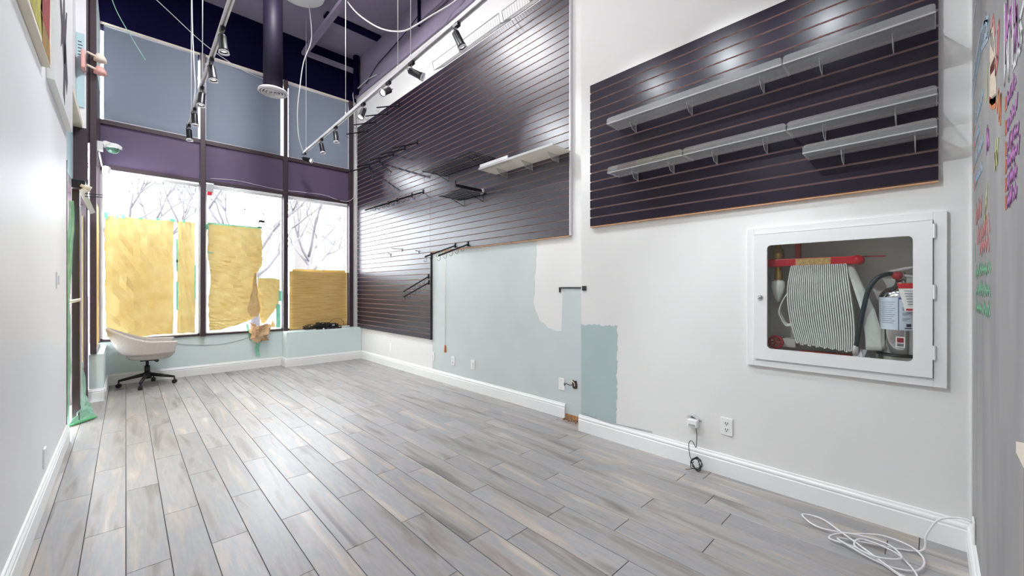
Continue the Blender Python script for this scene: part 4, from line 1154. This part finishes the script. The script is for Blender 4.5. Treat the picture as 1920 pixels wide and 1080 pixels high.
# extinguisher
EX, EY, EZ = 3.035, .125, .842
ext = thing('fire_extinguisher', 'polished steel fire extinguisher with black hose in the cabinet', 'extinguisher', (EX, EY, EZ))
er = .089
build(MB().lathe([(0, 0), (er - .008, 0), (er, .008), (er, .36), (er - .006, .385), (er - .025, .408), (.03, .424), (.022, .44), (.022, .455), (0, .455)], (EX, EY, EZ), 40), 'cylinder', M['chrome'], ext, smooth=True)
lab = build(MB().lathe([(er + .0006, 0), (er + .0006, .172)], (EX, EY, EZ + .19), 24, R(105), R(262)), 'label', mat('pale_blue_label', (214, 224, 236), .5, var=.02), ext, smooth=True)
bl = mat('blue_print', (60, 84, 150), .6); gr = mat('grey_print', (140, 150, 165), .6); dk = mat('dark_print', (40, 44, 60), .6)
def lab_patch(name, a0, a1, z0, z1, m_, par=lab):
    build(MB().lathe([(er + .0012, 0), (er + .0012, z1 - z0)], (EX, EY, EZ + z0), 8, R(a0), R(a1)), name, m_, par, smooth=True)
lab_patch('printed_rule', 176, 178, .19, .362, bl)
lab_patch('printed_heading', 178, 240, .352, .362, bl)
for i in range(11): lab_patch('printed_line', 128, 168 - (i % 3) * 4, .335 - .011 * i, .338 - .011 * i, gr)
for i in range(4):
    for k in range(3): lab_patch('printed_line', 186, 206 - k * 4, .335 - .028 * i - .006 * k, .338 - .028 * i - .006 * k, gr)
for a in (196, 222): lab_patch('printed_icon', a, a + 12, .208, .224, dk)
for a in (192, 219): lab_patch('printed_caption', a, a + 18, .198, .203, dk)
rl = build(MB().box(EX - er - .002, EX - er - .0005, EY - .020, EY + .016, EZ + .10, EZ + .155), 'round_badge', M['plate'], ext)
build(MB().box(EX - er - .003, EX - er - .0018, EY - .015, EY + .011, EZ + .125, EZ + .15), 'badge_emblem', mat('dark_red_print', (150, 20, 40), .5), rl)
build(MB().box(EX - er - .003, EX - er - .0018, EY - .015, EY + .011, EZ + .106, EZ + .111).box(EX - er - .003, EX - er - .0018, EY - .015, EY + .011, EZ + .114, EZ + .119), 'badge_text', dk, rl)
tgp = [(EX - .093, EY + .01, EZ + .435), (EX - .097, EY - .065, EZ + .435), (EX - .103, EY - .065, EZ + .29), (EX - .103, EY - .02, EZ + .29)]
tg = build(MB().prism(tgp, (.0015, 0, 0)), 'inspection_tag', M['plate'], ext)
build(MB().prism([(EX - .0945, EY + .012, EZ + .437), (EX - .0965, EY - .065, EZ + .437), (EX - .0975, EY - .065, EZ + .41), (EX - .0965, EY + .004, EZ + .41)], (-.001, 0, 0)), 'tag_heading', M['red'], tg)
build(MB().prism([(EX - .104, EY - .025, EZ + .305), (EX - .104, EY - .065, EZ + .305), (EX - .104, EY - .065, EZ + .295), (EX - .104, EY - .023, EZ + .295)], (-.001, 0, 0)), 'tag_footer', M['red'], tg)
tl_ = MB()
for i in range(6): tl_.box(EX - .1065, EX - .1045, EY - .058, EY - .016 - .003 * i, EZ + .395 - .014 * i, EZ + .399 - .014 * i)
build(tl_, 'tag_lines', gr, tg)
build(MB().cyl((EX, EY, EZ + .455), (EX, EY, EZ + .50), .022, .018, 16), 'valve', M['chrome'], ext, smooth=True)
build(MB().cyl((EX - .045, EY + .012, EZ + .478), (EX - .015, EY + .012, EZ + .478), .022, .022, 18), 'gauge', M['redd'], ext, smooth=True)
hn = MB()
hn.prism([(EX - .012, EY + .05, EZ + .508), (EX - .012, EY - .07, EZ + .535), (EX - .012, EY - .07, EZ + .523), (EX - .012, EY + .04, EZ + .497)], (.024, 0, 0))
hn.prism([(EX - .012, EY + .0, EZ + .49), (EX - .012, EY - .07, EZ + .475), (EX - .012, EY - .07, EZ + .463), (EX - .012, EY + .0, EZ + .475)], (.024, 0, 0))
build(hn, 'lever', M['silver'], ext, bevel=.002)
build(MB().tube([tuple(p) for p in smooth_path([(EX - .02, EY + .02, EZ + .485), (EX - .05, EY + .05, EZ + .488), (EX - .075, EY + .09, EZ + .465), (EX - .08, EY + .125, EZ + .40), (EX - .08, EY + .145, EZ + .30), (EX - .078, EY + .165, EZ + .18), (EX - .075, EY + .178, EZ + .085)])], .0115, 12),
      'hose', M['rubber'], ext, smooth=True)
build(MB().lathe([(0, 0), (.012, 0), (.014, .04), (.011, .05), (0, .05)], (EX - .075, EY + .180, EZ + .040), 14), 'horn', M['silver'], ext, smooth=True)
st = [(EX + (er + .006) * math.cos(R(a)), EY + (er + .006) * math.sin(R(a)), EZ + .052 + .0 * a) for a in range(60, 271, 10)]
build(MB().tube([(EX + .06, EY + .12, EZ + .062)] + st, .006, 6), 'strap', M['blackp'], ext, smooth=True)
crumple('crumpled_paper', 'crumpled white paper beside the extinguisher base', (2.985, .285, .862), (.055, .035, .03), 33, M['wpaper'])

# ================================================================== CHAIR
ch = thing('office_chair', 'light grey tub swivel chair on a black wheeled base', 'chair', (.20, 7.03, 0))
cxx, cyy = .20, 7.03
def shell(a, b):
    # U-shaped band: arm front -> round the back (-x) -> arm front; b: 0 bottom .. 1 top
    L1, L2, rad = .20, math.pi * .275, .275
    tot = 2 * L1 + L2
    q = a * tot
    if q < L1: x, y, back = .02 + L1 - q, -rad, 0.0
    elif q > L1 + L2: x, y, back = .02 + q - L1 - L2, rad, 0.0
    else:
        th_ = (q - L1) / rad
        x, y, back = .02 - rad * math.sin(th_), -rad * math.cos(th_), math.sin(th_)
    k = back ** 1.8
    fr = max(0.0, (x - .02) / L1)
    zb = .425 - .005 * k + .012 * fr
    zt = .592 + .180 * k - .012 * fr
    z = zb + (zt - zb) * b
    bulge = .012 * math.sin(math.pi * b)
    x -= (.145 * k * b + .0) + bulge * back
    y *= 1 + .06 * b
    x += .04 * fr * b
    return (cxx + .03 + x, cyy + y, z)
sh = build(MB().grid(shell, 40, 8), 'backrest_shell', M['fabric'], ch, smooth=True, solid=.042)
sm = sh.modifiers.new('sub', 'SUBSURF'); sm.levels = 1; sm.render_levels = 2
seat = MB().lathe([(0, .0), (.20, .0), (.245, .018), (.25, .05), (.235, .085), (.18, .10), (0, .105)], (cxx + .03, cyy, .385), 32)
build(seat, 'seat', M['fabric'], ch, smooth=True)
build(MB().lathe([(0, 0), (.20, 0), (.23, .03), (.235, .05)], (cxx + .03, cyy, .352), 32), 'seat_pan', M['fabric'], ch, smooth=True)
build(MB().box(cxx - .07, cxx + .09, cyy - .06, cyy + .06, .322, .352).cyl((cxx + .06, cyy - .06, .335), (cxx + .09, cyy - .16, .33), .012, .02, 10), 'mechanism', M['blackp'], ch, bevel=.004)
build(MB().cyl((cxx, cyy, .16), (cxx, cyy, .26), .028, .028, 16).cyl((cxx, cyy, .26), (cxx, cyy, .325), .016, .016, 12), 'gas_column', M['black'], ch, smooth=True)
build(MB().lathe([(0, .0), (.045, .0), (.045, .06), (.03, .085), (0, .085)], (cxx, cyy, .095), 20), 'hub', M['black'], ch, smooth=True)
for an in (165, 255, 345, 75):
    a = R(an); c_, s_ = math.cos(a), math.sin(a); Rr = .275
    lg = build(MB().tube([(cxx + c_ * .03, cyy + s_ * .03, .145), (cxx + c_ * .15, cyy + s_ * .15, .118), (cxx + c_ * Rr, cyy + s_ * Rr, .088)], [.024, .02, .015], 8), 'leg', M['black'], ch, smooth=True)
    px, py = cxx + c_ * Rr, cyy + s_ * Rr
    ca = build(MB().cyl((px, py, .05), (px, py, .09), .008, .008, 8), 'caster', M['black'], lg, smooth=True)
    wv = MB()
    for d in (-.018, .006): wv.cyl((px - s_ * d, py + c_ * d, .027), (px - s_ * (d + .013), py + c_ * (d + .013), .027), .027, .027, 16)
    # wheels are joined with the caster fork as one part
    build(wv, 'wheel', M['blackp'], lg, smooth=False)
cable('cable', 'thin grey cord looping along the low wall behind the chair', [(.33, YW - .006, .52), (.55, YW - .006, .47), (.8, YW - .006, .43), (1.05, YW - .006, .425), (1.3, YW - .006, .47), (1.55, YW - .006, .56), (1.75, YW - .012, .58)], .003, M['wire_g'])

# ================================================================== CABLE TANGLE ON LEDGE
rnd = random.Random(17)
for k in range(9):
    pts = []
    n = 13
    cx0 = rnd.uniform(2.32, 2.75)
    for i in range(n):
        pts.append((cx0 + rnd.uniform(-.22, .20), 7.135 + rnd.uniform(.02, .15), .567 + .004 * (k % 3) + rnd.random() ** 1.7 * .11))
    if k == 0: pts = [(2.45, 7.2, .575), (2.52, 7.2, .66), (2.62, 7.21, .73), (2.72, 7.21, .72), (2.78, 7.2, .66), (2.76, 7.19, .62), (2.85, 7.2, .63), (2.9, 7.2, .60)]
    if k == 1: pts = [(2.30, 7.2, .575), (2.36, 7.2, .63), (2.45, 7.2, .64), (2.50, 7.2, .58), (2.42, 7.22, .60), (2.38, 7.22, .66), (2.5, 7.2, .62), (2.55, 7.2, .57)]
    tag(build(MB().tube([tuple(p) for p in smooth_path(pts, 6)], .0055 if k > 1 else .0035, 6), 'power_cable', M['wire_k'], smooth=True),
        ('thin dark wire arching over the cable tangle on the window ledge', 'thin looped wire at the left of the cable tangle')[k] if k < 2 else 'black cable in the tangle on the window ledge', 'cable', 'cables tangled on the window ledge')
for k, (x, y, z, s) in enumerate(((2.60, 7.22, .561, (.10, .05, .095)), (2.70, 7.20, .561, (.07, .05, .05)), (2.50, 7.17, .561, (.08, .04, .02)))):
    t = thing('power_adapter', ('tall black power adapter in the cable tangle on the ledge', 'smaller black power adapter right of the tall one', 'flat black adapter at the front of the ledge')[k], 'adapter', (x, y, z), 'power adapters on the ledge')
    build(MB().box(x - s[0] / 2, x + s[0] / 2, y - s[1] / 2, y + s[1] / 2, z, z + s[2]), 'case', mat('navy_black_plastic', (26, 26, 40), .35), t, bevel=.006)
    build(MB().box(x - .02, x + .02, y - s[1] / 2 - .001, y - s[1] / 2, z + s[2] * .5, z + s[2] * .8), 'rating_label', M['wire_g'], t)
tag(build(MB().lathe([(0, 0), (.012, .002), (.016, .012), (.012, .022), (0, .024)], (2.42, 7.145, .561), 12), 'cable_clip', M['plate'], smooth=True), 'small white knob at the front edge of the window ledge', 'clip')
t = thing('power_strip', 'white plug strip lying behind the cables on the ledge', 'power strip', (2.80, 7.25, .561))
build(MB().box(2.70, 2.90, 7.235, 7.285, .561, .595), 'body', M['plate'], t, bevel=.006)
sl = MB()
for i in range(3): sl.cyl((2.76 + .05 * i, 7.26, .595), (2.76 + .05 * i, 7.26, .6), .012, .012, 10)
build(sl, 'sockets', M['slot'], t)

# ================================================================== COUNTER CORNER + CHALK
ct = thing('counter', 'end of a white-topped wooden counter against the chalkboard wall', 'counter', (1.08, YC, 0))
build(MB().box(0.99, 1.172, YC + .002, YC + .022, .952, .972), 'top', M['cream'], ct)
build(MB().box(0.99, 1.094, YC + .002, YC + .021, .001, .951), 'side_panel', M['wood'], ct)

def ribbon(mb, pts, wd):
    for (a, b) in zip(pts[:-1], pts[1:]):
        dx, dz = b[0] - a[0], b[1] - a[1]; L = math.hypot(dx, dz) or 1
        nx, nz_ = -dz / L * wd / 2, dx / L * wd / 2
        ex_, ez_ = dx / L * wd * .3, dz / L * wd * .3
        y = YC + .0006
        n = len(mb.v)
        q = [(a[0] - ex_ + nx, a[1] - ez_ + nz_), (b[0] + ex_ + nx, b[1] + ez_ + nz_), (b[0] + ex_ - nx, b[1] + ez_ - nz_), (a[0] - ex_ - nx, a[1] - ez_ - nz_)]
        mb.prism([(p[0], y, p[1]) for p in q], (0, .0006, 0))
def chalk(col, strokes, wd=.010, name='chalk_drawing'):
    mb = MB()
    for s in strokes: ribbon(mb, s, wd * 1.45)
    return build(mb, name, M['ck_' + col], wc)
rc = random.Random(9)
def scribble(x0, x1, z, h_, n, slope=0.0):
    """handwriting-like zigzag; reading direction is towards -x"""
    out = []; cur = []
    for i in range(n + 1):
        x = x0 + (x1 - x0) * i / n
        zz = z + slope * (i / n) + (h_ * rc.uniform(.45, 1.0) if i % 2 else rc.uniform(-.12, .1) * h_)
        cur.append((x, zz))
        if rc.random() < .16 and len(cur) > 2:
            out.append(cur); cur = []
    if len(cur) > 1: out.append(cur)
    return out
chalk('blue', [[(2.88, 2.15), (2.83, 2.215), (2.677, 2.231), (2.382, 2.241), (2.17, 2.194), (2.049, 2.136), (2.068, 2.085), (2.191, 2.119), (2.382, 2.169), (2.612, 2.16), (2.86, 2.137)],
               [(2.259, 2.167), (2.236, 2.205), (2.088, 2.143), (2.107, 2.109), (2.259, 2.167)], [(2.644, 2.482), (2.781, 2.476)]], .014)
chalk('blue', [[(2.75 - .05 * i, 2.145 + .004 * (i % 2)), (2.72 - .05 * i, 2.215)] for i in range(12)], .008)
chalk('creamc', [[(2.012, 1.854), (2.012, 1.975), (1.994, 2.07), (1.909, 2.041), (1.877, 1.987), (1.831, 1.89), (1.831, 1.804), (1.994, 1.849)]] + [[(1.99 - .018 * i, 1.86 - .004 * i), (1.985 - .018 * i, 2.02 - .012 * i)] for i in range(9)], .010)
chalk('pink', [[(1.994, 2.061), (1.909, 2.078), (1.861, 2.009)], [(1.831, 1.874), (1.773, 1.898), (1.746, 1.988), (1.787, 1.979), (1.802, 1.917), (1.846, 1.88)], [(2.0, 1.95), (1.86, 1.93)], [(2.0, 1.94), (1.86, 1.91)]], .012)
chalk('orangec', [[(2.03, 1.867), (1.942, 1.829), (1.831, 1.803)], [(2.02, 1.855), (1.94, 1.815), (1.84, 1.79)], [(1.80, 1.76), (1.76, 1.80), (1.74, 1.72), (1.70, 1.77), (1.72, 1.70)]], .014)
chalk('olive', [[(2.107, 2.008), (2.148, 1.898)], [(2.10, 1.99), (2.13, 1.90)]] + scribble(1.86, 1.76, 1.61, .07, 8) + [[(2.107, 1.605), (2.213, 1.491)], [(2.10, 1.60), (2.12, 1.55), (2.20, 1.52)]], .014)
chalk('whitec', [[(1.622, 1.975), (1.622, 1.77), (1.578, 1.861), (1.536, 1.753), (1.536, 1.907)], [(1.468, 1.912), (1.468, 1.756), (1.407, 1.748), (1.366, 1.766), (1.398, 1.843), (1.45, 1.831)],
                 [(1.366, 1.749), (1.343, 1.751), (1.321, 1.774), (1.358, 1.813), (1.299, 1.823)]], .010)
chalk('purple', [[(1.60, 1.96), (1.60, 1.82), (1.557, 1.956), (1.557, 1.865), (1.506, 1.906), (1.487, 1.841), (1.477, 1.917)], [(1.43, 1.90), (1.43, 1.78), (1.40, 1.86), (1.38, 1.77)]], .012)
for i, (z, xe) in enumerate(((1.700, 1.40), (1.640, 1.39), (1.586, 1.37), (1.543, 1.36), (1.496, 1.40), (1.452, 1.40))):
    chalk('purple', scribble(1.572, xe, z, .038, 13), .007, 'chalk_lettering')
    chalk('orangec', [[(1.60, z), (1.60, z + .028)], [(1.592, z + .002), (1.592, z + .026)]], .010, 'chalk_bullet')
for i, (z, xa, xb) in enumerate(((1.955, 2.78, 2.28), (1.875, 2.74, 2.46), (1.785, 2.78, 2.26), (1.695, 2.74, 2.30))):
    chalk('blue', scribble(xa - .05, xb, z, .05, 14), .010, 'chalk_lettering')
    chalk('orangec', [[(xa, z), (xa - .03, z + .03)]], .016, 'chalk_bullet')
chalk('purple', scribble(2.14, 2.04, 1.72, .08, 6), .010, 'chalk_lettering')
chalk('salmon', scribble(2.64, 2.33, 1.535, .075, 9) + scribble(2.55, 2.02, 1.44, .06, 12) + scribble(2.42, 2.05, 1.385, .05, 8), .012, 'chalk_lettering')
chalk('greenc', scribble(2.64, 1.99, 1.305, .045, 18), .011, 'chalk_lettering')
chalk('greenc', scribble(2.64, 2.00, 1.232, .045, 18), .011, 'chalk_lettering')
chalk('greenc', scribble(2.64, 2.02, 1.160, .045, 18), .011, 'chalk_lettering')
chalk('greenc', [[(2.70, 1.44), (2.69, 1.37)]], .010)

# ================================================================== OUTSIDE
struct(build(MB().box(-40, 60, 7.62, 120, -.35, -.2), 'ground_outside', M['asphalt']), 'pale street outside')
def building(label, x0, x1, y, h_, wm, nx, nz, ww, wh, depth=8):
    t = thing('building', label, 'building', ((x0 + x1) / 2, y + depth / 2, -.2))
    build(MB().box(x0, x1, y, y + depth, -.2, h_), 'facade', wm, t)
    for i in range(nx):
        for j in range(nz):
            cx_ = x0 + (x1 - x0) * (i + .5) / nx; cz_ = 1.6 + (h_ - 2.2) * (j + .5) / nz
            wn_ = build(MB().box(cx_ - ww / 2, cx_ + ww / 2, y - .06, y - .002, cz_ - wh / 2, cz_ + wh / 2), 'window', M['bwin'], t)
building('peach apartment block seen through the right window', 13.2, 26, 40, 18, M['bpeach'], 7, 6, .9, 1.6)
building('pale lavender block seen through the left window', .8, 6.6, 44, 24, M['blav'], 3, 6, 1.0, 1.6)
def tree(label, x, y, h_, seed):
    rnd = random.Random(seed)
    t = thing('bare_tree', label, 'tree', (x, y, -.2), 'bare street trees')
    tr = MB(); bm_ = MB()
    tr.tube([(x, y, -.2), (x + .05, y, h_ * .2), (x, y + .05, h_ * .36)], [.13, .10, .08], 8)
    def grow(p, d, L, r_, lev):
        pts = [p]; q = Vector(p); dd_ = Vector(d)
        for i in range(4):
            dd_ = (dd_ + Vector((rnd.uniform(-.22, .22), rnd.uniform(-.22, .22), rnd.uniform(-.05, .16)))).normalized()
            q = q + dd_ * L / 4; pts.append(q.copy())
        bm_.tube([tuple(z) for z in pts], [r_ * (1 - .15 * i) for i in range(5)], 5)
        if lev == 0: return
        for k in range(rnd.choice((2, 3, 3))):
            s = pts[rnd.choice((2, 3, 4))]
            nd = (dd_ + Vector((rnd.uniform(-.9, .9), rnd.uniform(-.9, .9), rnd.uniform(-.2, .6)))).normalized()
            grow(s, nd, L * rnd.uniform(.55, .78), r_ * .55, lev - 1)
    for k in range(5):
        a = 2 * math.pi * k / 5 + rnd.uniform(-.4, .4)
        grow(Vector((x, y, h_ * (.26 + .025 * k))), Vector((math.cos(a) * .7, math.sin(a) * .7, .8)).normalized(), h_ * .30, .055, 4)
    build(tr, 'trunk', M['bark'], t, smooth=True)
    build(bm_, 'branches', M['bark'], t, smooth=True)
tree('bare tree outside the left window', -0.1, 18.0, 7.0, 3)
tree('bare tree outside the centre window', 2.7, 13.6, 6.0, 8)
tree('bare tree outside the right window', 5.2, 17.0, 7.0, 12)
lp_ = thing('street_post', 'slim pale green post outside the right window', 'post', (4.35, 13.2, -.2))
build(MB().cyl((4.35, 13.2, -.2), (4.35, 13.2, 3.0), .06, .06, 12), 'shaft', M['film'], lp_, smooth=True)
build(MB().cyl((4.35, 13.2, 3.0), (4.35, 13.2, 3.08), .085, .05, 12), 'cap', M['film'], lp_, smooth=True)
